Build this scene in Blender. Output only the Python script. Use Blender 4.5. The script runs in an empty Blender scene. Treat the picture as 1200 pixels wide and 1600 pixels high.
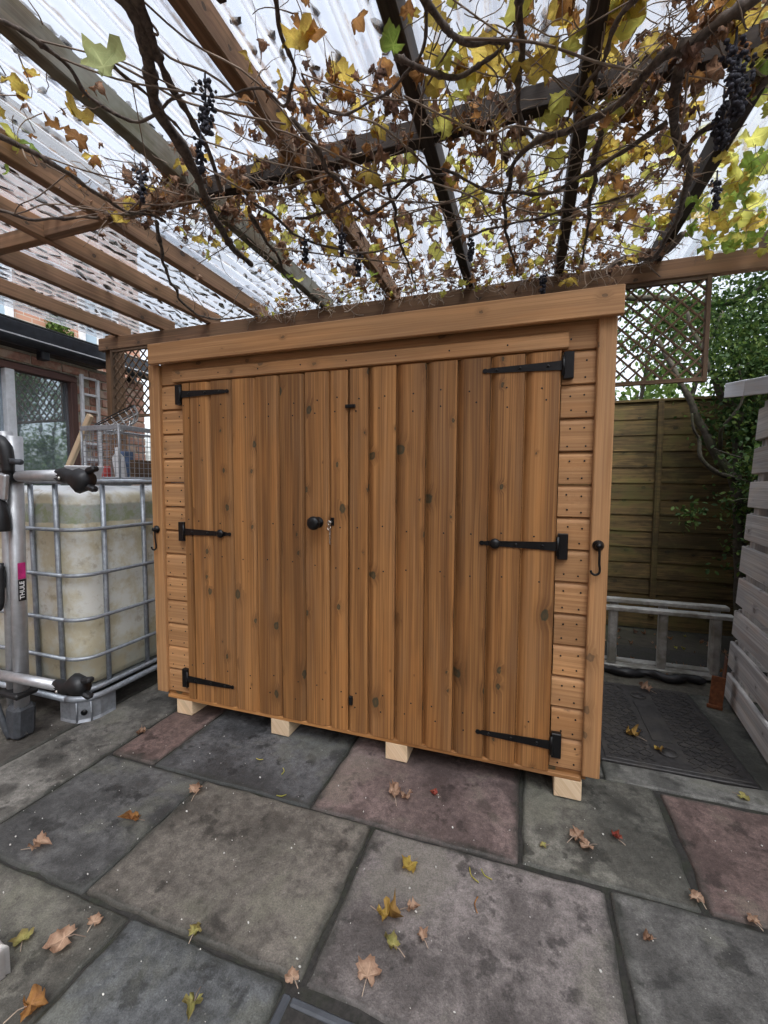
import bpy, bmesh, math, random
import numpy as np
from mathutils import Vector, Matrix, Euler, noise as mnoise

random.seed(11)
RNG = np.random.default_rng(11)
sc = bpy.context.scene
COL = sc.collection
R = math.radians

# ------------------------------------------------------------------ camera
YAW, PITCH, ROLL = 0.32293, 0.06560, 0.00569
cam_d = bpy.data.cameras.new('camera')
cam = bpy.data.objects.new('camera', cam_d)
COL.objects.link(cam)
sc.camera = cam
cam_d.sensor_fit = 'HORIZONTAL'
cam_d.sensor_width = 36.0
cam_d.lens = 666.74 / 1200 * 36.0
cam_d.clip_start = 0.02
cam_d.clip_end = 800
_f = Vector((-math.sin(YAW) * math.cos(PITCH), math.cos(YAW) * math.cos(PITCH), -math.sin(PITCH)))
_r0 = Vector((math.cos(YAW), math.sin(YAW), 0))
_u0 = _r0.cross(_f)
_r = _r0 * math.cos(ROLL) + _u0 * math.sin(ROLL)
_u = _u0 * math.cos(ROLL) - _r0 * math.sin(ROLL)
CAM = Vector((1.70, -1.6306, 1.1485))
cam.matrix_world = Matrix(((_r.x, _u.x, -_f.x, CAM.x), (_r.y, _u.y, -_f.y, CAM.y), (_r.z, _u.z, -_f.z, CAM.z), (0, 0, 0, 1)))

# ------------------------------------------------------------------ sky, sun, exposure
SUN_EL, SUN_AZ = R(58), R(150)          # azimuth clockwise from +Y
world = bpy.data.worlds.new('World')
sc.world = world
world.use_nodes = True
wn = world.node_tree
wn.nodes.clear()
w_out = wn.nodes.new('ShaderNodeOutputWorld')
w_bg = wn.nodes.new('ShaderNodeBackground')
w_hs = wn.nodes.new('ShaderNodeHueSaturation')
w_sky = wn.nodes.new('ShaderNodeTexSky')
w_sky.sky_type = 'NISHITA'
w_sky.sun_disc = False
w_sky.sun_elevation = SUN_EL
w_sky.sun_rotation = SUN_AZ
w_sky.air_density = 1.0
w_sky.dust_density = 4.0
w_sky.ozone_density = 1.0
w_hs.inputs['Saturation'].default_value = 0.36
wn.links.new(w_sky.outputs[0], w_hs.inputs['Color'])
wn.links.new(w_hs.outputs[0], w_bg.inputs['Color'])
w_bg.inputs['Strength'].default_value = 0.15
wn.links.new(w_bg.outputs[0], w_out.inputs[0])
sun_d = bpy.data.lights.new('sun', 'SUN')
sun_d.energy = 0.9
sun_d.angle = R(35)
sun_d.color = (1.0, 0.97, 0.93)
sun = bpy.data.objects.new('sun', sun_d)
COL.objects.link(sun)
sdir = Vector((math.sin(SUN_AZ) * math.cos(SUN_EL), math.cos(SUN_AZ) * math.cos(SUN_EL), math.sin(SUN_EL)))
sun.rotation_euler = sdir.to_track_quat('Z', 'Y').to_euler()
vs = sc.view_settings
vs.view_transform = 'Standard'
vs.look = 'None'
vs.exposure = 1.50
vs.gamma = 1.0
vs.use_curve_mapping = False
sc.cycles.transparent_max_bounces = 12
sc.cycles.max_bounces = 5
sc.cycles.diffuse_bounces = 3

# ------------------------------------------------------------------ shader helper
class NT:
    def __init__(s, name):
        s.m = bpy.data.materials.new(name)
        s.m.use_nodes = True
        s.t = s.m.node_tree
        s.t.nodes.clear()
        s.out = s.t.nodes.new('ShaderNodeOutputMaterial')
    def n(s, typ, ins=None, **props):
        nd = s.t.nodes.new('ShaderNode' + typ)
        for k, v in props.items():
            setattr(nd, k, v)
        for k, v in (ins or {}).items():
            if hasattr(v, 'is_output'):
                s.t.links.new(v, nd.inputs[k])
            else:
                nd.inputs[k].default_value = v
        return nd
    def math(s, op, a, b=0.0, c=0.0, clamp=False):
        nd = s.n('Math', {0: a, 1: b, 2: c}, operation=op)
        nd.use_clamp = clamp
        return nd.outputs[0]
    def comb(s, x, y, z=0.0):
        return s.n('CombineXYZ', {0: x, 1: y, 2: z}).outputs[0]
    def noise(s, vec, scale, detail=3.0, rough=0.55, dist=0.0):
        return s.n('TexNoise', {'Vector': vec, 'Scale': scale, 'Detail': detail, 'Roughness': rough, 'Distortion': dist}).outputs[0]
    def step(s, v, lo, hi, a=0.0, b=1.0):
        nd = s.n('MapRange', {0: v, 1: lo, 2: hi, 3: a, 4: b}, interpolation_type='SMOOTHSTEP')
        return nd.outputs[0]
    def lin(s, v, lo, hi, a=0.0, b=1.0):
        return s.n('MapRange', {0: v, 1: lo, 2: hi, 3: a, 4: b}).outputs[0]
    def mix(s, f, a, b, mode='MIX'):
        nd = s.n('Mix', data_type='RGBA', blend_type=mode)
        for i, v in ((0, f), (6, a), (7, b)):
            if hasattr(v, 'is_output'):
                s.t.links.new(v, nd.inputs[i])
            else:
                nd.inputs[i].default_value = v if i == 0 else (*v[:3], 1)
        return nd.outputs[2]
    def bright(s, col, v):
        nd = s.n('HueSaturation', {'Value': v, 'Color': col})
        return nd.outputs[0]
    def bump(s, h, strength=0.3, dist=0.003):
        return s.n('Bump', {'Height': h, 'Strength': strength, 'Distance': dist}).outputs[0]
    def bsdf(s, col, rough=0.7, normal=None, metal=0.0, spec=0.5, **kw):
        ins = {'Base Color': col if hasattr(col, 'is_output') else (*col[:3], 1), 'Roughness': rough, 'Metallic': metal, 'Specular IOR Level': spec}
        ins.update(kw)
        if normal is not None:
            ins['Normal'] = normal
        return s.n('BsdfPrincipled', ins).outputs[0]
    def done(s, sh):
        s.t.links.new(sh, s.out.inputs[0])
        return s.m
    def obj(s):
        return s.n('TexCoord').outputs['Object']
    def rand(s):
        return s.n('ObjectInfo').outputs['Random']
    def shifted(s, k=9.0):
        r = s.rand()
        return s.n('VectorMath', {0: s.obj(), 1: s.comb(s.math('MULTIPLY', r, k), s.math('MULTIPLY', r, k * 2.7), s.math('MULTIPLY', r, k * 1.3))}, operation='ADD').outputs[0]

def wood(name, light, dark, axis, knots=1.0, rough=0.62, tone=0.16, moss=0.0, knotcol=None, bumpd=0.0012, grey=0.0, stain=0.0):
    t = NT(name)
    v = t.shifted()
    sp = t.n('SeparateXYZ', {0: v})
    o = [sp.outputs[0], sp.outputs[1], sp.outputs[2]]
    i = 'XYZ'.index(axis)
    al = o[i]
    b, c = [o[j] for j in range(3) if j != i]
    ac = t.math('MULTIPLY_ADD', c, 0.83, b)
    wob = t.noise(t.comb(t.math('MULTIPLY', ac, 3), t.math('MULTIPLY', al, 1.5)), 1.0, 2)
    ac = t.math('MULTIPLY_ADD', wob, 0.012, ac)
    kw = t.noise(t.comb(t.math('MULTIPLY', ac, 60), t.math('MULTIPLY', al, 50)), 1.0, 2)
    vo = t.n('TexVoronoi', {'Vector': t.comb(t.math('MULTIPLY_ADD', kw, 0.10, t.math('MULTIPLY', ac, 8.5)), t.math('MULTIPLY_ADD', kw, 0.12, t.math('MULTIPLY', al, 5.4))), 'Scale': 1.0}, voronoi_dimensions='2D')
    d = vo.outputs['Distance']
    cr = t.n('SeparateColor', {0: vo.outputs['Color']}).outputs[0]
    rad = t.math('MULTIPLY', t.math('POWER', t.lin(cr, 0.30, 1.0, 0.0, 1.0), 1.9), 0.118 * knots)
    rel = t.math('DIVIDE', d, t.math('MAXIMUM', rad, 0.001))
    k = t.math('MULTIPLY', t.step(rel, 1.15, 0.85), t.step(rel, 0.0, 0.75, 0.72, 1.0))
    halo = t.step(rel, 4.6, 0.9)
    ac2 = t.math('MULTIPLY_ADD', t.step(rel, 3.5, 0.5), 0.012, ac)
    fine = t.noise(t.comb(t.math('MULTIPLY', ac2, 210), t.math('MULTIPLY', al, 2.2)), 1.0, 3, 0.6)
    mid = t.noise(t.comb(t.math('MULTIPLY', ac2, 60), t.math('MULTIPLY', al, 0.55)), 1.0, 3, 0.55)
    ring = t.math('SINE', t.math('MULTIPLY', mid, 22.0))
    broad = t.noise(t.comb(t.math('MULTIPLY', ac2, 16), t.math('MULTIPLY', al, 0.45)), 1.0, 2)
    g = t.math('MULTIPLY_ADD', ring, 0.07, t.math('MULTIPLY', fine, 0.50))
    g = t.math('ADD', g, t.math('MULTIPLY', mid, 0.24))
    g = t.math('MULTIPLY_ADD', broad, 0.5, g)
    f = t.step(g, 0.36, 0.88)
    col = t.mix(f, dark, light)
    hue = t.noise(t.comb(t.math('MULTIPLY', ac, 11), t.math('MULTIPLY', al, 1.6), 4.0), 1.0, 3, 0.6)
    lum = (light[0] + light[1] + light[2]) / 3
    col = t.mix(t.math('MULTIPLY', t.step(hue, 0.48, 0.66), 0.22), col, (lum * 0.95, lum * 0.58, lum * 0.33))
    col = t.mix(t.math('MULTIPLY', t.step(hue, 0.47, 0.34), 0.25), col, (light[0] * 1.08, light[1] * 0.92, light[2] * 0.72))
    col = t.mix(t.math('MULTIPLY', halo, 0.40), col, tuple(x * 0.62 for x in dark))
    kc = knotcol or (dark[0] * 0.33, dark[1] * 0.42, dark[2] * 0.55)
    col = t.mix(t.math('MULTIPLY', k, 0.86), col, kc)
    if moss:
        mn = t.noise(v, 5.0, 4, 0.6)
        mz = t.noise(t.comb(t.math('MULTIPLY', ac, 22), t.math('MULTIPLY', al, 2.2)), 1.0, 4, 0.6)
        mm = t.math('MULTIPLY', t.step(t.math('MULTIPLY_ADD', mz, 0.6, t.math('MULTIPLY', mn, 0.6)), 0.52, 0.72), moss)
        col = t.mix(mm, col, (0.062, 0.072, 0.020))
    if stain:
        sn = t.n('SeparateXYZ', {0: t.obj()})
        big = t.noise(t.comb(t.math('MULTIPLY', sn.outputs[0], 2.2), t.math('MULTIPLY', sn.outputs[2], 3.6)), 1.0, 5, 0.65, 0.6)
        stk = t.noise(t.comb(t.math('MULTIPLY', sn.outputs[0], 5.0), t.math('MULTIPLY', sn.outputs[2], 48.0)), 1.0, 4, 0.6)
        col = t.mix(t.math('MULTIPLY', t.step(t.math('MULTIPLY_ADD', stk, 0.5, t.math('MULTIPLY', big, 0.6)), 0.50, 0.62), stain), col, (0.016, 0.013, 0.008))
        col = t.mix(t.math('MULTIPLY', t.step(big, 0.46, 0.34), 0.7 * stain), col, (0.075, 0.085, 0.022))
    if grey:
        gn = t.noise(v, 7.0, 3, 0.6)
        col = t.mix(t.math('MULTIPLY', t.step(gn, 0.35, 0.7), grey), col, (0.30, 0.31, 0.27))
    col = t.bright(col, t.lin(t.rand(), 0, 1, 1 - tone, 1 + tone))
    h = t.math('SUBTRACT', t.math('MULTIPLY_ADD', mid, 0.5, fine), t.math('MULTIPLY', k, 0.5))
    nrm = t.bump(h, 0.55, bumpd)
    return t.done(t.bsdf(col, rough, nrm, spec=0.35))

SHL, SHD = (0.50, 0.27, 0.125), (0.235, 0.108, 0.042)
M = {}
for a in 'XYZ':
    M['shed' + a] = wood('shed_timber_' + a, (0.385, 0.184, 0.062), (0.140, 0.059, 0.018), a, tone=0.22, knotcol=(0.034, 0.036, 0.020))
    M['trim' + a] = wood('trim_timber_' + a, (0.52, 0.285, 0.128), (0.30, 0.150, 0.062), a, knots=0.8, knotcol=(0.14, 0.085, 0.045))
    M['perg' + a] = wood('pergola_timber_' + a, (0.27, 0.150, 0.082), (0.115, 0.062, 0.036), a, knots=0.8, moss=0.10, rough=0.8)
    M['pergd' + a] = wood('old_rafter_timber_' + a, (0.20, 0.165, 0.12), (0.09, 0.075, 0.055), a, knots=0.6, moss=0.45, grey=0.55, rough=0.85)
    M['pergb' + a] = wood('shaded_rafter_timber_' + a, (0.065, 0.048, 0.038), (0.024, 0.019, 0.017), a, knots=0.6, rough=0.85)  # near-black colour stands in for the shade on backlit rafters
    M['fence' + a] = wood('fence_timber_' + a, (0.165, 0.112, 0.044), (0.06, 0.042, 0.018), a, knots=0.9, moss=0.35, stain=0.5, rough=0.9, bumpd=0.002)
    M['pallet' + a] = wood('pallet_timber_' + a, (0.56, 0.55, 0.54), (0.27, 0.26, 0.255), a, knots=0.8, rough=0.9, bumpd=0.003, knotcol=(0.14, 0.12, 0.11))
    M['new' + a] = wood('new_timber_' + a, (0.74, 0.58, 0.40), (0.58, 0.42, 0.26), a, knots=0.5, knotcol=(0.28, 0.15, 0.07))
    M['lattice' + a] = wood('lattice_timber_' + a, (0.17, 0.105, 0.062), (0.07, 0.045, 0.03), a, knots=0.3, rough=0.85)
    M['frame' + a] = wood('window_frame_timber_' + a, (0.16, 0.085, 0.07), (0.075, 0.04, 0.038), a, knots=0.2, rough=0.6)
M['lid'] = wood('lid_timber', (0.70, 0.74, 0.80), (0.52, 0.55, 0.60), 'Y', knots=0.5, rough=0.8, knotcol=(0.2, 0.2, 0.22))

def plain(name, col, rough=0.6, metal=0.0, var=0.25, scale=30.0, bumpd=0.001, spec=0.5, dirt=None, dirtamt=0.0):
    t = NT(name)
    v = t.shifted()
    n1 = t.noise(v, scale, 4, 0.6)
    n2 = t.noise(v, scale * 0.17, 3, 0.6)
    base = t.mix(t.step(n1, 0.3, 0.7), tuple(x * (1 - var) for x in col), tuple(x * (1 + var * 0.6) for x in col))
    if dirt:
        base = t.mix(t.math('MULTIPLY', t.step(n2, 0.42, 0.68), dirtamt), base, dirt)
    rr = t.lin(n2, 0.3, 0.7, max(rough - 0.1, 0.02), min(rough + 0.12, 1))
    return t.done(t.bsdf(base, rr, t.bump(n1, 0.3, bumpd), metal, spec))

M['iron'] = plain('black_iron', (0.0045, 0.0045, 0.005), 0.36, 0.0, 0.3, 60, spec=0.35)
M['steel'] = plain('bright_steel', (0.62, 0.60, 0.56), 0.28, 1.0, 0.1, 60)
M['alu'] = plain('brushed_aluminium', (0.50, 0.51, 0.53), 0.45, 0.7, 0.10, 40, 0.0004, dirt=(0.36, 0.36, 0.37), dirtamt=0.4)
M['oldalu'] = plain('weathered_aluminium', (0.42, 0.42, 0.40), 0.62, 0.35, 0.2, 40, 0.0006, dirt=(0.17, 0.16, 0.12), dirtamt=0.7)
M['galv'] = plain('galvanised_steel', (0.34, 0.37, 0.41), 0.5, 0.55, 0.2, 45, 0.0006, dirt=(0.20, 0.20, 0.21), dirtamt=0.5)
M['black'] = plain('black_plastic', (0.009, 0.0095, 0.011), 0.5, 0.0, 0.25, 40)
M['rubber'] = plain('dark_rubber', (0.045, 0.05, 0.058), 0.7, 0.0, 0.3, 50)
M['pink'] = plain('magenta_film', (0.55, 0.03, 0.20), 0.4)
M['white'] = plain('white_plastic', (0.72, 0.73, 0.76), 0.5, 0.0, 0.08, 20, dirt=(0.45, 0.44, 0.42), dirtamt=0.3)
M['ink'] = plain('white_print', (0.8, 0.8, 0.8), 0.5, 0.0, 0.03)
M['whitemetal'] = plain('white_painted_metal', (0.66, 0.68, 0.72), 0.5, 0.0, 0.1, 30, dirt=(0.4, 0.38, 0.36), dirtamt=0.5)
M['mesh'] = plain('grey_coated_wire', (0.30, 0.31, 0.33), 0.5, 0.4, 0.2, 60)
M['wire'] = plain('chrome_wire', (0.45, 0.45, 0.45), 0.3, 0.9, 0.15, 60)
M['red'] = plain('red_tin', (0.42, 0.04, 0.035), 0.4)
M['rust'] = plain('rusty_steel', (0.20, 0.070, 0.025), 0.85, 0.0, 0.45, 40, 0.002, dirt=(0.07, 0.03, 0.02), dirtamt=0.8)
M['castiron'] = plain('cast_iron_cover', (0.030, 0.028, 0.028), 0.62, 0.15, 0.4, 50, 0.002, dirt=(0.065, 0.058, 0.05), dirtamt=0.5)
M['gutter'] = plain('black_gutter', (0.022, 0.026, 0.034), 0.42, 0.0, 0.3, 20)
M['bag'] = plain('black_bag', (0.012, 0.012, 0.014), 0.5, 0.0, 0.3, 20, 0.004)
M['felt'] = plain('roof_felt', (0.04, 0.042, 0.04), 0.95, 0.0, 0.4, 120, 0.002)
M['mortar'] = plain('mortar', (0.46, 0.43, 0.37), 0.95, 0.0, 0.25, 60, 0.003, dirt=(0.28, 0.27, 0.16), dirtamt=0.5)
M['soil'] = plain('joint_soil', (0.022, 0.020, 0.018), 0.95, 0.0, 0.5, 90, 0.006, dirt=(0.022, 0.028, 0.013), dirtamt=0.5)
M['earth'] = plain('garden_earth', (0.032, 0.028, 0.02), 0.95, 0.0, 0.4, 12, 0.02, dirt=(0.03, 0.042, 0.014), dirtamt=0.7)
M['grit'] = plain('pale_grit', (0.50, 0.49, 0.46), 0.9, 0.0, 0.3, 80)
M['bark'] = plain('tree_bark', (0.055, 0.047, 0.036), 0.95, 0.0, 0.5, 45, 0.008, dirt=(0.05, 0.06, 0.025), dirtamt=0.6)
M['grape'] = plain('shrivelled_grape', (0.034, 0.034, 0.048), 0.8, 0.0, 0.5, 90, 0.002)
M['pot'] = plain('white_glazed_pot', (0.62, 0.60, 0.58), 0.5, 0.0, 0.15, 30, dirt=(0.3, 0.28, 0.26), dirtamt=0.5)
M['terracotta'] = plain('brown_clay', (0.25, 0.13, 0.08), 0.85, 0.0, 0.3, 40)
M['litter'] = plain('rotten_leaf_litter', (0.055, 0.035, 0.024), 0.95, 0.0, 0.6, 60, dirt=(0.03, 0.03, 0.035), dirtamt=0.8)
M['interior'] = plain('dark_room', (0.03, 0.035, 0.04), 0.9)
M['render'] = plain('pale_stone_render', (0.55, 0.54, 0.52), 0.9, 0.0, 0.1, 10)

def bark_vine():
    t = NT('vine_bark')
    v = t.obj()
    n1 = t.noise(v, 70, 4, 0.65)
    n2 = t.noise(v, 9, 3, 0.6)
    c = t.mix(t.step(n1, 0.3, 0.7), (0.045, 0.034, 0.030), (0.16, 0.122, 0.10))
    c = t.mix(t.math('MULTIPLY', t.step(n2, 0.45, 0.7), 0.6), c, (0.17, 0.14, 0.11))
    return t.done(t.bsdf(c, 0.9, t.bump(n1, 0.7, 0.003)))
M['vine'] = bark_vine()
def twig():
    t = NT('vine_twig')
    n2 = t.noise(t.obj(), 6, 3, 0.6)
    c = t.mix(t.step(n2, 0.35, 0.65), (0.16, 0.115, 0.088), (0.40, 0.31, 0.235))
    return t.done(t.bsdf(c, 0.85))
M['twig'] = twig()

def leafmat(name, c1, c2, trans=0.45, spots=(0.12, 0.06, 0.025), spotamt=0.5, veins=True):
    t = NT(name)
    v = t.shifted(3.0)
    n1 = t.noise(v, 28, 4, 0.65)
    n2 = t.noise(v, 75, 3, 0.6)
    c = t.mix(t.step(n1, 0.32, 0.68), c1, c2)
    c = t.mix(t.math('MULTIPLY', t.step(n2, 0.52, 0.70), spotamt), c, spots)
    if veins:
        uv = t.n('SeparateXYZ', {0: t.n('UVMap', uv_map='UVMap').outputs[0]})
        x, y = uv.outputs[0], t.math('SUBTRACT', uv.outputs[1], 0.1)
        r = t.math('SQRT', t.math('ADD', t.math('MULTIPLY', x, x), t.math('MULTIPLY', y, y)))
        a = t.math('MULTIPLY', t.math('ARCTAN2', x, y), 5 / (2 * math.pi))
        d = t.math('MULTIPLY', t.math('ABSOLUTE', t.math('SUBTRACT', t.math('FRACT', t.math('ADD', a, 5.5)), 0.5)), r)
        vein = t.math('MULTIPLY', t.step(d, 0.030, 0.010), t.step(r, 0.75, 0.3))
        side = t.math('MULTIPLY', t.step(t.math('ABSOLUTE', t.math('SUBTRACT', t.math('FRACT', t.math('MULTIPLY_ADD', d, 2.2, t.math('MULTIPLY', r, 6.0))), 0.5)), 0.10, 0.03), 0.35)
        edge = t.step(t.math('MULTIPLY_ADD', n1, 0.5, r), 0.68, 1.0)
        c = t.mix(t.math('MULTIPLY', edge, 0.55), c, spots)
        c = t.mix(t.math('MULTIPLY', t.math('MAXIMUM', vein, side), 0.40), c, tuple(min(1, q * 1.5 + 0.05) for q in c2))
    d = t.bsdf(c, 0.65, t.bump(n2, 0.5, 0.002), spec=0.3)
    tr = t.n('BsdfTranslucent', {'Color': c}).outputs[0]
    return t.done(t.n('MixShader', {0: trans, 1: d, 2: tr}).outputs[0])
LEAF = {
    'brown': leafmat('leaf_brown', (0.30, 0.165, 0.10), (0.50, 0.31, 0.20), 0.58, (0.07, 0.035, 0.025)),
    'dark': leafmat('leaf_dark_brown', (0.15, 0.09, 0.07), (0.28, 0.165, 0.12), 0.48, (0.04, 0.025, 0.02)),
    'pink': leafmat('leaf_tan', (0.42, 0.27, 0.18), (0.52, 0.35, 0.245), 0.42, (0.2, 0.1, 0.06), 0.4),
    'orange': leafmat('leaf_orange', (0.52, 0.27, 0.085), (0.40, 0.19, 0.075), 0.55),
    'yellow': leafmat('leaf_yellow', (0.72, 0.57, 0.12), (0.58, 0.41, 0.10), 0.68, (0.25, 0.12, 0.03), 0.45),
    'lime': leafmat('leaf_lime', (0.60, 0.62, 0.15), (0.70, 0.61, 0.15), 0.7, (0.30, 0.25, 0.04), 0.25),
    'green': leafmat('leaf_green', (0.20, 0.34, 0.06), (0.32, 0.40, 0.08), 0.5, (0.2, 0.2, 0.04), 0.2),
    'pale': leafmat('leaf_pale_green', (0.44, 0.50, 0.22), (0.52, 0.54, 0.26), 0.5, (0.35, 0.33, 0.12), 0.2),
    'olive': leafmat('leaf_olive', (0.25, 0.25, 0.085), (0.36, 0.31, 0.10), 0.35, (0.14, 0.09, 0.04), 0.5),
    'mustard': leafmat('leaf_mustard', (0.42, 0.29, 0.06), (0.30, 0.17, 0.045), 0.3, (0.16, 0.08, 0.03), 0.5),
    'crimson': leafmat('leaf_crimson', (0.30, 0.035, 0.03), (0.36, 0.10, 0.07), 0.3),
}
M['ever'] = leafmat('evergreen_leaf', (0.022, 0.055, 0.018), (0.05, 0.10, 0.026), 0.3, (0.16, 0.20, 0.05), 0.3, False)
M['ever2'] = leafmat('hedge_leaf', (0.06, 0.13, 0.03), (0.13, 0.19, 0.045), 0.45, (0.25, 0.22, 0.05), 0.35, False)

def stone():
    t = NT('paving_stone')
    v = t.shifted(5.0)
    oc = t.n('ObjectInfo').outputs['Color']
    n1 = t.noise(v, 3.6, 6, 0.62, 0.4)
    n2 = t.noise(v, 34, 5, 0.75)
    n3 = t.noise(v, 260, 3, 0.75)
    n4 = t.noise(v, 11, 5, 0.62)
    n5 = t.noise(v, 1.7, 3, 0.5)
    c = t.bright(oc, t.lin(n2, 0.36, 0.64, 0.62, 1.38))
    c = t.bright(c, t.lin(n5, 0.36, 0.64, 0.66, 1.34))
    c = t.mix(t.math('MULTIPLY', t.step(n1, 0.49, 0.60), 0.60), c, t.bright(oc, 0.36))
    c = t.mix(t.math('MULTIPLY', t.step(n4, 0.56, 0.65), 0.75), c, t.bright(oc, 0.22))
    c = t.mix(t.math('MULTIPLY', t.step(n1, 0.47, 0.36), 0.50), c, t.bright(t.mix(0.45, oc, (0.15, 0.15, 0.105)), 1.15))
    sv = t.n('VectorMath', {0: v}, operation='MULTIPLY_ADD')
    sv.inputs[1].default_value = (1, 1, 1)
    nz = t.n('TexNoise', {'Vector': v, 'Scale': 16.0, 'Detail': 3.0}).outputs['Color']
    t.t.links.new(t.n('VectorMath', {0: nz, 'Scale': 0.05}, operation='SCALE').outputs[0], sv.inputs[2])
    vs2 = t.n('TexVoronoi', {'Vector': sv.outputs[0], 'Scale': 5.5}, voronoi_dimensions='3D')
    sr = t.n('SeparateColor', {0: vs2.outputs['Color']}).outputs[1]
    spot = t.math('MULTIPLY', t.step(t.math('DIVIDE', vs2.outputs['Distance'], t.math('MULTIPLY', sr, 0.36)), 1.25, 0.55), t.step(sr, 0.30, 0.45))
    c = t.mix(t.math('MULTIPLY', spot, 0.62), c, t.bright(oc, 0.24))
    # damp dirt creeping in from the joints
    gn = t.n('SeparateXYZ', {0: t.n('TexCoord').outputs['Generated']})
    ex = t.math('MINIMUM', gn.outputs[0], t.math('SUBTRACT', 1.0, gn.outputs[0]))
    ey = t.math('MINIMUM', gn.outputs[1], t.math('SUBTRACT', 1.0, gn.outputs[1]))
    e = t.math('MULTIPLY_ADD', n4, -0.10, t.math('MINIMUM', ex, ey))
    c = t.mix(t.math('MULTIPLY', t.step(e, 0.005, -0.045), 0.65), c, (0.028, 0.030, 0.025))
    c = t.bright(c, t.lin(n3, 0.3, 0.7, 0.64, 1.36))
    vo = t.n('TexVoronoi', {'Vector': v, 'Scale': 75.0}, voronoi_dimensions='3D')
    cr = t.n('SeparateColor', {0: vo.outputs['Color']}).outputs[0]
    fl = t.math('MULTIPLY', t.step(vo.outputs['Distance'], 0.20, 0.10), t.step(cr, 0.80, 0.86))
    c = t.mix(t.math('MULTIPLY', fl, 0.28), c, (0.30, 0.30, 0.27))
    h = t.math('MULTIPLY_ADD', n2, 1.0, t.math('MULTIPLY', n3, 0.5))
    h = t.math('MULTIPLY_ADD', n4, 1.3, h)
    rr = t.lin(n1, 0.3, 0.7, 0.74, 0.50)
    return t.done(t.bsdf(c, rr, t.bump(h, 0.6, 0.005), spec=0.4))
M['stone'] = stone()

def brickmat():
    t = NT('red_brick')
    v = t.shifted(7.0)
    n1 = t.noise(v, 45, 4, 0.7)
    n2 = t.noise(v, 11, 3, 0.6)
    r = t.rand()
    c = t.mix(r, (0.38, 0.19, 0.13), (0.30, 0.165, 0.125))
    c = t.bright(c, t.lin(n1, 0.3, 0.7, 0.7, 1.25))
    c = t.mix(t.math('MULTIPLY', t.step(n2, 0.46, 0.66), 0.6), c, (0.45, 0.37, 0.28))
    return t.done(t.bsdf(c, 0.9, t.bump(n1, 0.6, 0.003)))
M['brick'] = brickmat()
def farbrick():
    t = NT('far_brickwork')
    sp = t.n('SeparateXYZ', {0: t.obj()})
    v = t.comb(sp.outputs[1], sp.outputs[2], 0.0)
    b = t.n('TexBrick', {'Vector': v, 'Color1': (0.42, 0.20, 0.135, 1), 'Color2': (0.48, 0.27, 0.19, 1), 'Mortar': (0.5, 0.45, 0.38, 1), 'Scale': 1.0, 'Mortar Size': 0.006, 'Brick Width': 0.225, 'Row Height': 0.075})
    return t.done(t.bsdf(b.outputs[0], 0.9))
M['farbrick'] = farbrick()

def tankmat():
    t = NT('tank_plastic')
    ob = t.obj()
    sp = t.n('SeparateXYZ', {0: ob})
    z = sp.outputs[2]
    n1 = t.noise(ob, 5.0, 5, 0.65)
    n2 = t.noise(ob, 14, 4, 0.7)
    zz = t.math('MULTIPLY_ADD', n1, 0.05, z)
    c = t.mix(t.step(n1, 0.42, 0.60), (0.62, 0.56, 0.40), (0.77, 0.77, 0.72))
    # algae band just under the water line, pale dry plastic above it
    band = t.math('MULTIPLY', t.step(zz, 0.352, 0.358), t.step(zz, 0.452, 0.440))
    c = t.mix(t.math('MULTIPLY', band, 0.75), c, t.mix(t.step(n2, 0.4, 0.6), (0.20, 0.27, 0.15), (0.34, 0.38, 0.38)))
    c = t.mix(t.step(zz, 0.475, 0.515), c, (0.74, 0.76, 0.78))
    low = t.step(zz, -0.12, -0.45)
    c = t.mix(t.math('MULTIPLY', t.math('MULTIPLY', low, t.step(n1, 0.40, 0.65)), 0.5), c, (0.22, 0.23, 0.09))
    c = t.mix(t.math('MULTIPLY', t.step(n2, 0.54, 0.70), 0.5), c, (0.34, 0.27, 0.15))
    d = t.bsdf(c, 0.42, None, 0.0, 0.4)
    tr = t.n('BsdfTranslucent', {'Color': c}).outputs[0]
    return t.done(t.n('MixShader', {0: 0.25, 1: d, 2: tr}).outputs[0])
M['tank'] = tankmat()

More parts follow.
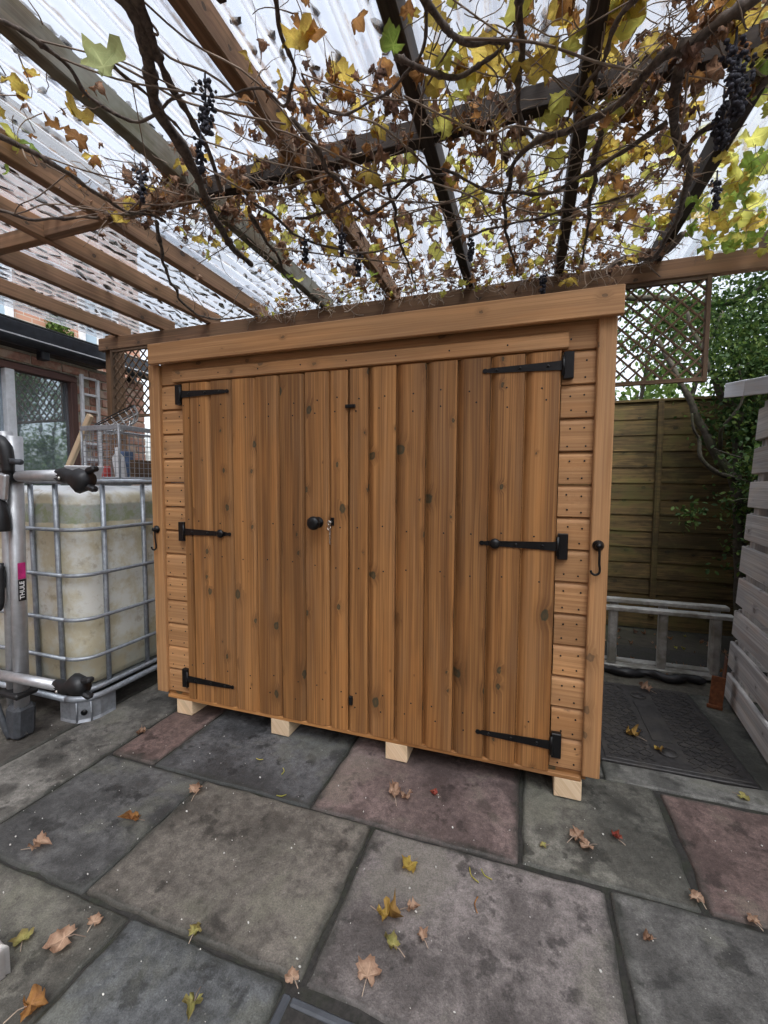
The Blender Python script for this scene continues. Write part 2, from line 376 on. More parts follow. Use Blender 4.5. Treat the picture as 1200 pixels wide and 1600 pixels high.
def pvc():
    t = NT('corrugated_pvc')
    ob = t.obj()
    sp = t.n('SeparateXYZ', {0: ob})
    x, y, z = sp.outputs
    st = t.noise(t.comb(t.math('MULTIPLY', x, 40), t.math('MULTIPLY', y, 16.0)), 1.0, 4, 0.7)
    val = t.step(z, -0.0062, -0.0088)
    n2 = t.noise(ob, 2.2, 3, 0.6)
    dirt = t.math('MULTIPLY', t.math('MULTIPLY', val, t.step(st, 0.46, 0.62)), t.lin(n2, 0.3, 0.7, 0.15, 0.75))
    film = t.lin(t.noise(ob, 8, 4, 0.6), 0.3, 0.7, 0.34, 0.46)
    fac = t.n('LayerWeight', {'Blend': 0.5}).outputs['Facing']
    film = t.math('MULTIPLY_ADD', t.math('MULTIPLY', fac, fac), 0.38, t.math('SUBTRACT', film, 0.12), clamp=True)
    tp = t.n('BsdfTransparent', {'Color': (0.82, 0.86, 0.91, 1)}).outputs[0]
    milky = t.n('MixShader', {0: 0.75, 1: t.n('BsdfDiffuse', {'Color': (0.52, 0.56, 0.62, 1)}).outputs[0], 2: t.n('BsdfTranslucent', {'Color': (0.74, 0.78, 0.84, 1)}).outputs[0]}).outputs[0]
    s1 = t.n('MixShader', {0: film, 1: tp, 2: milky}).outputs[0]
    fr = t.n('Fresnel', {'IOR': 1.45}).outputs[0]
    s1 = t.n('MixShader', {0: t.math('MULTIPLY', fr, 0.35), 1: s1, 2: t.n('BsdfGlossy', {'Roughness': 0.18, 'Color': (0.9, 0.9, 0.9, 1)}).outputs[0]}).outputs[0]
    ds = t.n('MixShader', {0: 0.35, 1: t.n('BsdfDiffuse', {'Color': (0.16, 0.10, 0.06, 1)}).outputs[0], 2: t.n('BsdfTranslucent', {'Color': (0.35, 0.22, 0.12, 1)}).outputs[0]}).outputs[0]
    return t.done(t.n('MixShader', {0: dirt, 1: s1, 2: ds}).outputs[0])
M['pvc'] = pvc()
def glass():
    t = NT('window_glass')
    n = t.noise(t.obj(), 3.0, 3, 0.6)
    g = t.n('BsdfGlossy', {'Roughness': 0.03, 'Color': (0.75, 0.84, 0.92, 1), 'Normal': t.bump(n, 0.15, 0.004)}).outputs[0]
    tr = t.n('BsdfTransparent', {'Color': (0.55, 0.62, 0.66, 1)}).outputs[0]
    du = t.n('BsdfDiffuse', {'Color': (0.34, 0.41, 0.46, 1)}).outputs[0]  # pale bluish film stands in for reflected bright sky
    lay = t.n('LayerWeight', {'Blend': 0.35}).outputs['Fresnel']
    s = t.n('MixShader', {0: t.lin(n, 0.3, 0.7, 0.30, 0.60), 1: tr, 2: du}).outputs[0]
    return t.done(t.n('MixShader', {0: t.math('ADD', lay, 0.42, clamp=True), 1: s, 2: g}).outputs[0])
M['glass'] = glass()
M['skypane'] = plain('far_window_glass', (0.30, 0.40, 0.48), 0.05, 0.0, 0.1, 3, 0.0005, spec=1.0)  # sky reflection painted into the blue base colour of the panes

# ------------------------------------------------------------------ object helpers
WM = {}
def _link(o, parent, mw):
    COL.objects.link(o)
    WM[o.name] = mw.copy()
    if parent is not None:
        o.parent = parent
        o.matrix_parent_inverse = Matrix.Identity(4)
        o.matrix_basis = WM[parent.name].inverted() @ mw
    else:
        o.matrix_basis = mw
    return o
def mat4(loc=(0, 0, 0), rot=(0, 0, 0)):
    return Matrix.Translation(Vector(loc)) @ Euler(rot).to_matrix().to_4x4()
def thing(name, label, cat, loc=(0, 0, 0), rot=(0, 0, 0), group=None):
    o = bpy.data.objects.new(name, None)
    o.empty_display_size = 0.1
    _link(o, None, mat4(loc, rot))
    return tag(o, label, cat, group)
def tag(o, label, cat, group=None, kind=None):
    o['label'] = label
    o['category'] = cat
    if group: o['group'] = group
    if kind: o['kind'] = kind
    return o
def add(name, mesh, parent=None, loc=(0, 0, 0), rot=(0, 0, 0), frame=None):
    o = bpy.data.objects.new(name, mesh)
    mw = mat4(loc, rot)
    if frame is not None: mw = frame @ mw
    return _link(o, parent, mw)
def mk(name, verts, faces, mat, smooth=False):
    me = bpy.data.meshes.new(name)
    me.from_pydata([tuple(v) for v in verts], [], [tuple(f) for f in faces])
    me.update()
    if mat is not None:
        for m in (mat if isinstance(mat, (list, tuple)) else [mat]): me.materials.append(m)
    if smooth:
        me.polygons.foreach_set('use_smooth', [True] * len(me.polygons))
    return me
def fast(name, verts, faces, mats, midx=None, smooth=False, uv=None):
    """numpy mesh: all faces have the same corner count"""
    me = bpy.data.meshes.new(name)
    nf, k = faces.shape
    me.vertices.add(len(verts)); me.vertices.foreach_set('co', verts.astype(np.float32).ravel())
    me.loops.add(nf * k); me.loops.foreach_set('vertex_index', faces.astype(np.int32).ravel())
    me.polygons.add(nf)
    me.polygons.foreach_set('loop_start', np.arange(0, nf * k, k, dtype=np.int32))
    me.polygons.foreach_set('loop_total', np.full(nf, k, dtype=np.int32))
    for m in mats: me.materials.append(m)
    if midx is not None: me.polygons.foreach_set('material_index', midx.astype(np.int32))
    if smooth: me.polygons.foreach_set('use_smooth', np.ones(nf, dtype=bool))
    if uv is not None:
        ul = me.uv_layers.new(name='UVMap')
        ul.data.foreach_set('uv', uv[faces.ravel()].astype(np.float32).ravel())
    me.update(calc_edges=True)
    return me
_cb = {}
def cbox(sx, sy, sz, c=0.003, mat=None, name='board'):
    """box with chamfered edges, centred"""
    key = (round(sx, 4), round(sy, 4), round(sz, 4), c, mat.name if mat else None)
    if key in _cb: return _cb[key]
    c = min(c, sx * 0.3, sy * 0.3, sz * 0.3)
    h = (sx / 2, sy / 2, sz / 2)
    V, idx = [], {}
    for s in [(a, b, d) for a in (-1, 1) for b in (-1, 1) for d in (-1, 1)]:
        for ax in range(3):
            p = [s[i] * (h[i] if i == ax else h[i] - c) for i in range(3)]
            idx[s, ax] = len(V); V.append(p)
    F = []
    for ax in range(3):
        o1, o2 = [i for i in range(3) if i != ax]
        for sg in (-1, 1):
            q = []
            for a, b in ((-1, -1), (1, -1), (1, 1), (-1, 1)):
                s = [0, 0, 0]; s[ax] = sg; s[o1] = a; s[o2] = b
                q.append(idx[tuple(s), ax])
            F.append(q)
        for a in (-1, 1):
            for b in (-1, 1):
                s1 = [0, 0, 0]; s1[o1] = a; s1[o2] = b; s1[ax] = -1
                s2 = list(s1); s2[ax] = 1
                s1, s2 = tuple(s1), tuple(s2)
                F.append([idx[s1, o1], idx[s2, o1], idx[s2, o2], idx[s1, o2]])
    for s in [(a, b, d) for a in (-1, 1) for b in (-1, 1) for d in (-1, 1)]:
        F.append([idx[s, 0], idx[s, 1], idx[s, 2]])
    me = mk(name, V, F, mat)
    bm = bmesh.new(); bm.from_mesh(me); bmesh.ops.recalc_face_normals(bm, faces=bm.faces); bm.to_mesh(me); bm.free()
    _cb[key] = me
    return me
def box(name, x0, x1, y0, y1, z0, z1, mat, parent=None, c=0.003, frame=None, rot=(0, 0, 0)):
    return add(name, cbox(x1 - x0, y1 - y0, z1 - z0, c, mat, name), parent, ((x0 + x1) / 2, (y0 + y1) / 2, (z0 + z1) / 2), rot, frame)
def extrude(name, prof, length, axis, mat, smooth=False):
    """prof: 2-D outline. axis Z -> (x,y); axis X -> (y,z); axis Y -> (x,z)"""
    n = len(prof); V = []
    for l in (0, length):
        for a, b in prof:
            V.append({'Z': (a, b, l), 'X': (l, a, b), 'Y': (a, l, b)}[axis])
    F = [[i, (i + 1) % n, n + (i + 1) % n, n + i] for i in range(n)] + [list(range(n))[::-1], list(range(n, 2 * n))]
    me = mk(name, V, F, mat, smooth)
    bm = bmesh.new(); bm.from_mesh(me); bmesh.ops.recalc_face_normals(bm, faces=bm.faces); bm.to_mesh(me); bm.free()
    return me
def tube_data(pts, rad, sides=6, cap=True):
    pts = [Vector(p) for p in pts]
    n = len(pts)
    rad = rad if isinstance(rad, (list, tuple)) else [rad] * n
    V, F = [], []
    up = None
    for i, p in enumerate(pts):
        d = (pts[min(i + 1, n - 1)] - pts[max(i - 1, 0)]).normalized()
        if up is None:
            up = d.orthogonal().normalized()
        else:
            up = (up - d * up.dot(d))
            up = up.normalized() if up.length > 1e-5 else d.orthogonal().normalized()
        s = d.cross(up)
        for k in range(sides):
            a = 2 * math.pi * k / sides
            V.append(p + (up * math.cos(a) + s * math.sin(a)) * rad[i])
    for i in range(n - 1):
        for k in range(sides):
            k2 = (k + 1) % sides
            F.append([i * sides + k, i * sides + k2, (i + 1) * sides + k2, (i + 1) * sides + k])
    if cap:
        F.append(list(range(sides))[::-1]); F.append([(n - 1) * sides + k for k in range(sides)])
    return V, F
def join(datas):
    V, F = [], []
    for v, f in datas:
        o = len(V); V += list(v); F += [[i + o for i in q] for q in f]
    return V, F
def boxd(x0, x1, y0, y1, z0, z1):
    V = [(x, y, z) for x in (x0, x1) for y in (y0, y1) for z in (z0, z1)]
    return V, [[0, 1, 3, 2], [4, 6, 7, 5], [0, 4, 5, 1], [2, 3, 7, 6], [0, 2, 6, 4], [1, 5, 7, 3]]
def tube(name, pts, rad, mat, parent=None, sides=8, frame=None, smooth=True):
    o = Vector(pts[0])
    V, F = tube_data([Vector(p) - o for p in pts], rad, sides)
    return add(name, mk(name, V, F, mat, smooth), parent, o, (0, 0, 0), frame)
def smoothpath(P, n=6):
    P = [Vector(p) for p in P]
    if len(P) < 3: return P
    out = []
    for i in range(len(P) - 1):
        p0 = P[max(i - 1, 0)]; p1 = P[i]; p2 = P[i + 1]; p3 = P[min(i + 2, len(P) - 1)]
        for k in range(n):
            t = k / n
            out.append(0.5 * ((2 * p1) + (p2 - p0) * t + (2 * p0 - 5 * p1 + 4 * p2 - p3) * t * t + (3 * p1 - p0 - 3 * p2 + p3) * t ** 3))
    out.append(P[-1])
    return out
def lathe(prof, sides=20, axis='Y'):
    """prof: (radius, along) pairs"""
    V, F = [], []
    for r, a in prof:
        for k in range(sides):
            t = 2 * math.pi * k / sides
            c, s = r * math.cos(t), r * math.sin(t)
            V.append({'Y': (c, a, s), 'Z': (c, s, a), 'X': (a, c, s)}[axis])
    for i in range(len(prof) - 1):
        for k in range(sides):
            k2 = (k + 1) % sides
            F.append([i * sides + k, i * sides + k2, (i + 1) * sides + k2, (i + 1) * sides + k])
    F.append(list(range(sides))); F.append([(len(prof) - 1) * sides + k for k in range(sides)][::-1])
    return V, F
def latheobj(name, prof, mat, parent, loc, sides=20, axis='Y', rot=(0, 0, 0), frame=None):
    V, F = lathe(prof, sides, axis)
    me = mk(name, V, F, mat, True)
    bm = bmesh.new(); bm.from_mesh(me); bmesh.ops.recalc_face_normals(bm, faces=bm.faces); bm.to_mesh(me); bm.free()
    return add(name, me, parent, loc, rot, frame)
def setcol(o, c):
    o.color = (*c, 1); return o

# ================================================================== THE SETTING
def struct(o):
    o['kind'] = 'structure'; return o
gv = [(-120, -120, -0.07), (120, -120, -0.07), (120, 120, -0.07), (-120, 120, -0.07)]
struct(add('ground', mk('ground', gv, [[0, 1, 2, 3]], M['earth'])))
# patio base: a gritty bed seen only in the joints
NX, NY = 44, 40
bv, bf = [], []
for j in range(NY + 1):
    for i in range(NX + 1):
        x = -2.2 + 6.2 * i / NX; y = -3.6 + 5.4 * j / NY
        bv.append((x, y, -0.010 + 0.005 * mnoise.noise(Vector((x * 7, y * 7, 0)))))
for j in range(NY):
    for i in range(NX):
        a = j * (NX + 1) + i
        bf.append([a, a + 1, a + NX + 2, a + NX + 1])
patio = struct(add('patio', mk('patio', bv, bf, M['soil'])))

def slab_mesh(w, d, seed, th=0.05, rough=0.0035, corner=0.007):
    rs = random.Random(seed)
    pts = []
    def edge(a, b):
        n = max(3, int((Vector(b) - Vector(a)).length / 0.06))
        for k in range(n):
            t = k / n
            p = Vector(a).lerp(Vector(b), t)
            nrm = Vector((-(b[1] - a[1]), b[0] - a[0])).normalized()
            j = rs.uniform(-rough, rough) + rough * 1.6 * mnoise.noise(Vector((p.x * 9 + seed, p.y * 9, 0)))
            pts.append(p + nrm * (j if k else 0))
    h, e = w / 2, d / 2
    c = corner
    cs = [(-h + c, -e), (h - c, -e), (h, -e + c), (h, e - c), (h - c, e), (-h + c, e), (-h, e - c), (-h, -e + c)]
    for i in range(8):
        edge(cs[i], cs[(i + 1) % 8])
    n = len(pts)
    V = [(p.x, p.y, -th) for p in pts]
    V += [(p.x, p.y, -0.009) for p in pts]
    def inset(p, k):
        return Vector((p.x - math.copysign(min(k, abs(p.x)), p.x) * (1 if abs(p.x) > h - 0.03 else 0), p.y - math.copysign(min(k, abs(p.y)), p.y) * (1 if abs(p.y) > e - 0.03 else 0)))
    V += [(*inset(p, 0.003), -0.003) for p in pts]
    V += [(*inset(p, 0.009), 0.0) for p in pts]
    F = []
    for l in range(3):
        for i in range(n):
            F.append([l * n + i, l * n + (i + 1) % n, (l + 1) * n + (i + 1) % n, (l + 1) * n + i])
    F.append([3 * n + i for i in range(n)])
    me = mk('paving_slab', V, F, M['stone'])
    for p in me.polygons:
        if len(p.vertices) == 4: p.use_smooth = True
    return me
BLUE, MAUVE, RED, OLIVE, BROWN, GREY, CONC = (0.062, 0.065, 0.070), (0.116, 0.106, 0.105), (0.120, 0.085, 0.079), (0.099, 0.099, 0.088), (0.109, 0.101, 0.090), (0.097, 0.097, 0.095), (0.106, 0.104, 0.097)
J = 0.008
slabs = [
    (0.05, 0.270, -0.335, 0.42, RED), (0.285, 0.988, -0.335, 0.42, BLUE), (1.003, 1.698, -0.335, 0.40, (0.125, 0.095, 0.092)),
    (1.718, 2.178, -0.325, 0.17, OLIVE), (2.205, 2.86, -0.320, 0.15, RED), (2.88, 3.6, -0.32, 0.15, GREY),
    (0.05, 0.540, -0.826, -0.352, (0.069, 0.071, 0.073)), (0.552, 1.228, -0.822, -0.350, BROWN), (1.248, 1.935, -0.822, -0.352, MAUVE), (1.955, 2.70, -0.86, -0.340, GREY), (2.72, 3.6, -0.84, -0.340, MAUVE),
    (0.04, 0.725, -1.46, -0.838, (0.088, 0.086, 0.076)), (0.738, 1.195, -1.46, -0.836, (0.053, 0.058, 0.062)), (1.46, 2.10, -1.46, -0.842, GREY), (2.12, 2.86, -1.46, -0.875, BROWN), (2.88, 3.6, -1.46, -0.855, RED),
    (-0.290, 0.032, -0.80, 0.62, CONC), (-0.93, -0.305, -0.62, 0.70, (0.086, 0.081, 0.074)), (-1.88, -0.945, -0.62, 0.70, GREY), (-0.93, -0.305, -1.46, -0.635, BROWN), (-0.29, 0.028, -1.46, -0.815, GREY), (-1.88, -0.945, -1.46, -0.635, MAUVE),
    (-1.88, 0.03, 0.72, 1.50, GREY), (0.05, 1.70, 0.44, 1.50, BROWN),
]
rs = random.Random(4)
yy = -1.475
for row in range(3):
    xx = -1.88 - 0.2 * row
    while xx < 3.5:
        w = rs.choice((0.5, 0.68, 0.72))
        slabs.append((xx + J, xx + w - J, yy - 0.68 + J, yy - J, rs.choice((BLUE, MAUVE, RED, OLIVE, BROWN, GREY))))
        xx += w
    yy -= 0.68
for i, (x0, x1, y0, y1, c) in enumerate(slabs):
    x0 -= 0.0035; x1 += 0.0035; y0 -= 0.0035; y1 += 0.0035
    o = add('paving_slab', slab_mesh(x1 - x0, y1 - y0, i * 3 + 1), patio, ((x0 + x1) / 2, (y0 + y1) / 2, rs.uniform(-0.003, 0.002)), (rs.uniform(-.003, .003), rs.uniform(-.003, .003), rs.uniform(-0.004, 0.004)))
    setcol(o, (c[0] * 1.12, c[1] * 1.08, c[2] * 1.04))
# concrete surround of the manhole, right of the shed
for x0, x1, y0, y1, c in [(1.72, 2.02, 0.19, 1.50, (0.11, 0.107, 0.097)), (2.02, 3.6, 0.168, 0.290, (0.118, 0.116, 0.107)), (2.575, 3.6, 0.292, 1.085, (0.106, 0.107, 0.092)), (2.02, 3.6, 1.088, 1.27, (0.085, 0.078, 0.062))]:
    o = add('concrete_kerb', slab_mesh(x1 - x0, y1 - y0, int(x0 * 100 + y0 * 37)), patio, ((x0 + x1) / 2, (y0 + y1) / 2, 0.0))
    setcol(o, c)

# ================================================================== SHED
shed = thing('garden_shed', 'low wide brown timber shed with double doors, black strap hinges and a black knob', 'shed', (0.96, 0.45, 0))
def lap_profile(w, t=0.024, cov=0.024, flip=False, deep=0.010):
    p = [(0.0, 0.0), (w - 0.001, 0.0), (w - 0.001, -t + deep)]
    for k in range(5):
        a = k / 4
        p.append((w - 0.004 - (cov - 0.004) * a, -t + deep * (1 - a) ** 2.2))
    p += [(0.003, -t), (0.0, -t + 0.003)]
    if flip: p = [(w - x, y) for x, y in p]
    return p
def door(edges, zb, zt, flip, yfront):
    d = None
    for i in range(len(edges) - 1):
        w = edges[i + 1] - edges[i]
        last = (i == len(edges) - 2) if not flip else (i == 0)
        narrow = w < 0.06
        me = extrude('door_board', lap_profile(w - 0.001, cov=0.008 if (last or narrow) else 0.034, flip=flip, deep=0.004 if last else 0.018), zt - zb, 'Z', M['shedZ'])
        o = add('door_board', me, shed, (edges[i], yfront + 0.024 + random.uniform(-0.0008, 0.0008), zb + random.uniform(-.001, .001)))
door([0.150, 0.198, 0.314, 0.432, 0.556, 0.678, 0.800, 0.918, 0.9975], 0.092, 1.612, False, -0.034)
door([1.0025, 1.085, 1.202, 1.322, 1.442, 1.563, 1.682, 1.802], 0.092, 1.612, True, -0.034)
# ledges behind the doors close the joints
box('door_ledge', 0.16, 0.99, -0.009, 0.004, 0.14, 1.58, M['shedX'], shed)
box('door_ledge', 1.01, 1.79, -0.009, 0.004, 0.14, 1.58, M['shedX'], shed)
def hprof(w, t=0.015):
    pr = []
    for a, b in lap_profile(w, t, 0.024): pr.append((b, a))
    return pr
_cl = {}
def clad(x0, x1, z0, w, y=0.0, name='cladding_board'):
    k = (round(x1 - x0, 3), round(w, 3))
    if k not in _cl: _cl[k] = extrude(name, hprof(w - 0.0015), x1 - x0, 'X', M['trimX'])
    return add(name, _cl[k], shed, (x0 + random.uniform(-.002, .002), y + random.uniform(-0.001, 0.001), z0))
PIT = 0.1163
nails = []
for i in range(13):
    z = 0.104 + i * PIT
    clad(0.010, 0.147, z, PIT); clad(1.805, 1.916, z, PIT)
    for xa, xb in ((0.035, 0.115), (1.835, 1.885)):
        for zz in (0.022, 0.078):
            for xx in (xa, xb):
                nails.append((xx + random.uniform(-.006, .006), -0.016, z + zz + random.uniform(-.005, .005)))
clad(0.010, 1.916, 1.6165, PIT)
for e in [0.17, 0.25, 0.37, 0.49, 0.62, 0.74, 0.86, 0.955, 1.045, 1.14, 1.26, 1.38, 1.50, 1.62, 1.74]:
    for zz in (0.20, 0.27, 0.80, 0.97, 1.50, 1.44):
        nails.append((e + random.uniform(-.02, .02), -0.0345, zz + random.uniform(-.012, .012)))
for xx in np.arange(0.15, 1.85, 0.21): nails.append((xx, -0.034, 1.648))
# drip batten over the doors
add('drip_batten', extrude('drip_batten', [(0.0, 0.0), (-0.030, 0.0), (-0.034, 0.004), (-0.034, 0.050), (-0.012, 0.066), (0.0, 0.066)], 1.725, 'X', M['trimX']), shed, (0.098, 0.0, 1.6205))
nd = [lathe([(0.0034, 0.0), (0.0034, -0.002), (0.0016, -0.0026)], 6, 'Y') for _ in nails]
nd = [([(v[0] + p[0], v[1] + p[1] + 0.0012, v[2] + p[2]) for v in d[0]], d[1]) for d, p in zip(nd, nails)]
V, F = join(nd)
no = add('nail_heads', mk('nail_heads', V, F, M['iron']), shed); no['kind'] = 'stuff'
box('corner_trim', -0.050, 0.014, -0.034, 0.030, 0.098, 1.712, M['trimZ'], shed, 0.004)
box('corner_trim', 1.914, 1.972, -0.034, 0.030, 0.098, 1.712, M['trimZ'], shed, 0.004)
box('fascia', -0.018, 1.985, -0.064, -0.040, 1.706, 1.800, M['trimX'], shed, 0.003)
# side, back and roof boards
for i in range(14):
    z = 0.104 + i * PIT
    top = 1.706 - 0.06
    w = PIT if z + PIT < top else 0.09
    for x in (-0.012, 1.940):
        box('side_board', x, x + 0.014, 0.031, 0.92, z, z + w - 0.006, M['shedY'], shed, 0.004)
    box('back_board', -0.012, 1.954, 0.921, 0.935, z, z + w - 0.006, M['shedX'], shed, 0.004)
rl = math.hypot(1.03, 0.07)
box('roof_deck', -0.015, 1.98, -rl / 2, rl / 2, -0.008, 0.008, M['felt'], shed, 0.002, mat4((0, 0.475, 1.755), (-math.atan2(0.07, 1.03), 0, 0)))
box('base_rail', 0.016, 1.912, -0.031, -0.0125, 0.0745, 0.0905, M['shedX'], shed, 0.002)
box('floor_sheet', 0.0, 1.93, -0.012, 0.92, 0.0745, 0.103, M['shedX'], shed, 0.002)
for x in (0.068, 0.612, 1.166, 1.822):
    box('bearer', x, x + 0.094, -0.030, 0.90, 0.001, 0.074, M['newY'], shed, 0.003)

def strap_hinge(xh, xtip, z, knob):
    s = 1 if xtip > xh else -1
    y = -0.0355
    # hinge strap
    pr = [(0, -0.017), (0, 0.017)]
    L = abs(xtip - xh)
    up = [(0.03, 0.015), (L - 0.03, 0.009), (L - 0.018, 0.006), (L - 0.010, 0.009), (L - 0.003, 0.007), (L, 0.0)]
    poly = [(0, -0.017)] + [(a, -b) for a, b in up[:-1]] + [up[-1]] + [(a, b) for a, b in up[-2::-1]] + [(0, 0.017)]
    poly = [(s * a, b) for a, b in poly]
    me = extrude('hinge_strap', poly, 0.0035, 'Y', M['iron'])
    st = add('hinge_strap', me, shed, (xh, y - 0.003, z), (0, random.uniform(-.006, .006), 0))
    pl = box('hinge_plate', xh - s * 0.034 if s > 0 else xh, xh if s > 0 else xh + 0.034, -0.0385, -0.0162, z - 0.046, z + 0.046, M['iron'], shed, 0.002)
    tube('hinge_knuckle', [(xh, y - 0.004, z - 0.034), (xh, y - 0.004, z + 0.034)], 0.0052, M['iron'], pl, 8)
    for t in (0.05, L * 0.52, L - 0.05):
        latheobj('hinge_bolt', [(0.0, 0.0), (0.0055, 0.0), (0.0055, -0.002), (0.002, -0.004)], M['iron'], st, (xh + s * t, y - 0.003, z), 8)
    if knob:
        latheobj('bolt_cap', [(0.018, 0.0), (0.020, -0.004), (0.017, -0.010), (0.008, -0.014), (0.002, -0.015)], M['iron'], st, (xh + s * L * 0.79, y - 0.003, z), 16)
for z, k in ((1.562, False), (0.915, True), (0.190, False)):
    strap_hinge(0.147, 0.418, z, k)
for z, k in ((1.562, False), (0.930, True), (0.196, False)):
    strap_hinge(1.808, 1.534, z, k)
kb = latheobj('door_knob', [(0.024, 0.0), (0.024, -0.004), (0.010, -0.010), (0.010, -0.026), (0.022, -0.032), (0.029, -0.042), (0.028, -0.052), (0.019, -0.060), (0.004, -0.063)], M['iron'], shed, (0.862, -0.034, 0.984), 24)
box('keyhole_plate', 0.919, 0.936, -0.0375, -0.0338, 0.972, 1.006, M['iron'], shed, 0.001)
box('turn_button', 0.988, 1.032, -0.0435, -0.0345, 1.456, 1.470, M['iron'], shed, 0.002)
box('door_bolt', 1.006, 1.022, -0.046, -0.0345, 0.212, 0.250, M['iron'], shed, 0.002)
for x, z, s in ((1.938, 0.940, 1), (-0.022, 0.920, 1)):
    b = latheobj('cabin_hook_base', [(0.019, 0.0), (0.019, -0.004), (0.012, -0.010), (0.009, -0.016), (0.010, -0.022), (0.003, -0.026)], M['iron'], shed, (x, -0.034, z), 16)
    hp = [(x + 0.002, -0.048, z), (x + 0.003, -0.050, z - 0.03), (x + 0.004, -0.048, z - 0.062), (x + 0.006, -0.048, z - 0.080), (x + 0.004, -0.048, z - 0.094), (x - 0.008, -0.048, z - 0.101), (x - 0.019, -0.048, z - 0.095), (x - 0.022, -0.048, z - 0.086)]
    tube('cabin_hook', smoothpath(hp, 4), 0.0042, M['iron'], b, 8)
# keys in the lock
keys = thing('key_bunch', 'small silver key on a thin chain hanging from the shed door lock', 'key', (0.925, -0.042, 0.985))
kk = tube('key', [(0.925, -0.036, 0.988), (0.922, -0.052, 0.988)], 0.004, M['steel'], keys, 8)
ring = [(0.920 + 0.007 * math.sin(a), -0.050, 0.985 + 0.009 * math.cos(a)) for a in np.linspace(0, 2 * math.pi, 13)]
tube('key_bow', ring, 0.0022, M['steel'], keys, 6)
ring = [(0.918 + 0.006 * math.sin(a), -0.047 + 0.003 * math.cos(a), 0.964 + 0.010 * math.cos(a)) for a in np.linspace(0, 2 * math.pi, 13)]
tube('key_ring', ring, 0.0016, M['steel'], keys, 6)
for k in range(9):
    z = 0.952 - k * 0.0068
    ring = [(0.920 + 0.0022 * math.sin(a) * (k % 2), -0.044 + 0.0022 * math.sin(a) * (1 - k % 2), z + 0.0042 * math.cos(a)) for a in np.linspace(0, 2 * math.pi, 7)]
    tube('chain_link', ring, 0.0009, M['steel'], keys, 4)

for o_ in (shed, keys):
    o_.location.y += 0.030

# ================================================================== PERGOLA
perg = thing('pergola', 'timber pergola with nine rafters under clear corrugated roof sheets', 'pergola', (0.7, 1.15, 0))
box('beam', -1.77, 3.60, 1.10, 1.15, 2.256, 2.358, M['pergX'], perg, 0.004)
box('post', -1.76, -1.65, 1.152, 1.25, 0.0, 2.40, M['pergZ'], perg, 0.005)
box('post', 3.40, 3.50, 1.152, 1.25, 0.0, 2.40, M['pergZ'], perg, 0.005)
box('beam', -2.0, 3.60, -2.55, -2.50, 2.256, 2.358, M['pergX'], perg, 0.004)
for x in (-1.95, 3.45):
    box('post', x, x + 0.10, -2.498, -2.40, 0.0, 2.355, M['pergZ'], perg, 0.005)
rx = [-1.560, -1.085, -0.635, -0.200, 0.335, 0.830, 1.330, 1.843, 2.335, 2.85, 3.35]
for i, x in enumerate(rx):
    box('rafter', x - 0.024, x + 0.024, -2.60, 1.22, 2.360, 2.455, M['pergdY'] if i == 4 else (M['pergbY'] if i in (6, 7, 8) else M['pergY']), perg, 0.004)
for i in range(len(rx) - 1):
    dz = random.uniform(-0.006, 0.006); dy = random.uniform(-.012, .012)
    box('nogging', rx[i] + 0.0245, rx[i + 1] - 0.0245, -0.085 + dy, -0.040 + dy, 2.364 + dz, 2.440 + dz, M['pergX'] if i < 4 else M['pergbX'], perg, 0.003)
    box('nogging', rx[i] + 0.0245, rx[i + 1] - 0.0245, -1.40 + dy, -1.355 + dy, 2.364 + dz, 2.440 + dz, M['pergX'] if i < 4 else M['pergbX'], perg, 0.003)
# corrugated sheets: waves run along the rafters
PITCH_C, AMP = 0.0762, 0.0095
def sheet(x0, x1, y0, y1, z):
    n = int((x1 - x0) / PITCH_C * 10)
    ys = np.linspace(y0, y1, 9)
    V, F = [], []
    xm, ym = (x0 + x1) / 2, (y0 + y1) / 2
    for y in ys:
        for i in range(n + 1):
            x = x0 + (x1 - x0) * i / n
            V.append((x - xm, y - ym, AMP * math.cos(2 * math.pi * x / PITCH_C)))
    m = n + 1
    for j in range(len(ys) - 1):
        for i in range(n):
            F.append([j * m + i, j * m + i + 1, (j + 1) * m + i + 1, (j + 1) * m + i])
    return add('roof_sheet', mk('roof_sheet', V, F, M['pvc'], True), perg, (xm, ym, z))
ZR = 2.466
k = 0
x = -2.05
while x < 3.5:
    sheet(x, x + PITCH_C * 13, -2.68, 1.36, ZR + (0.0035 if k % 2 else 0.0))
    x += PITCH_C * 12; k += 1

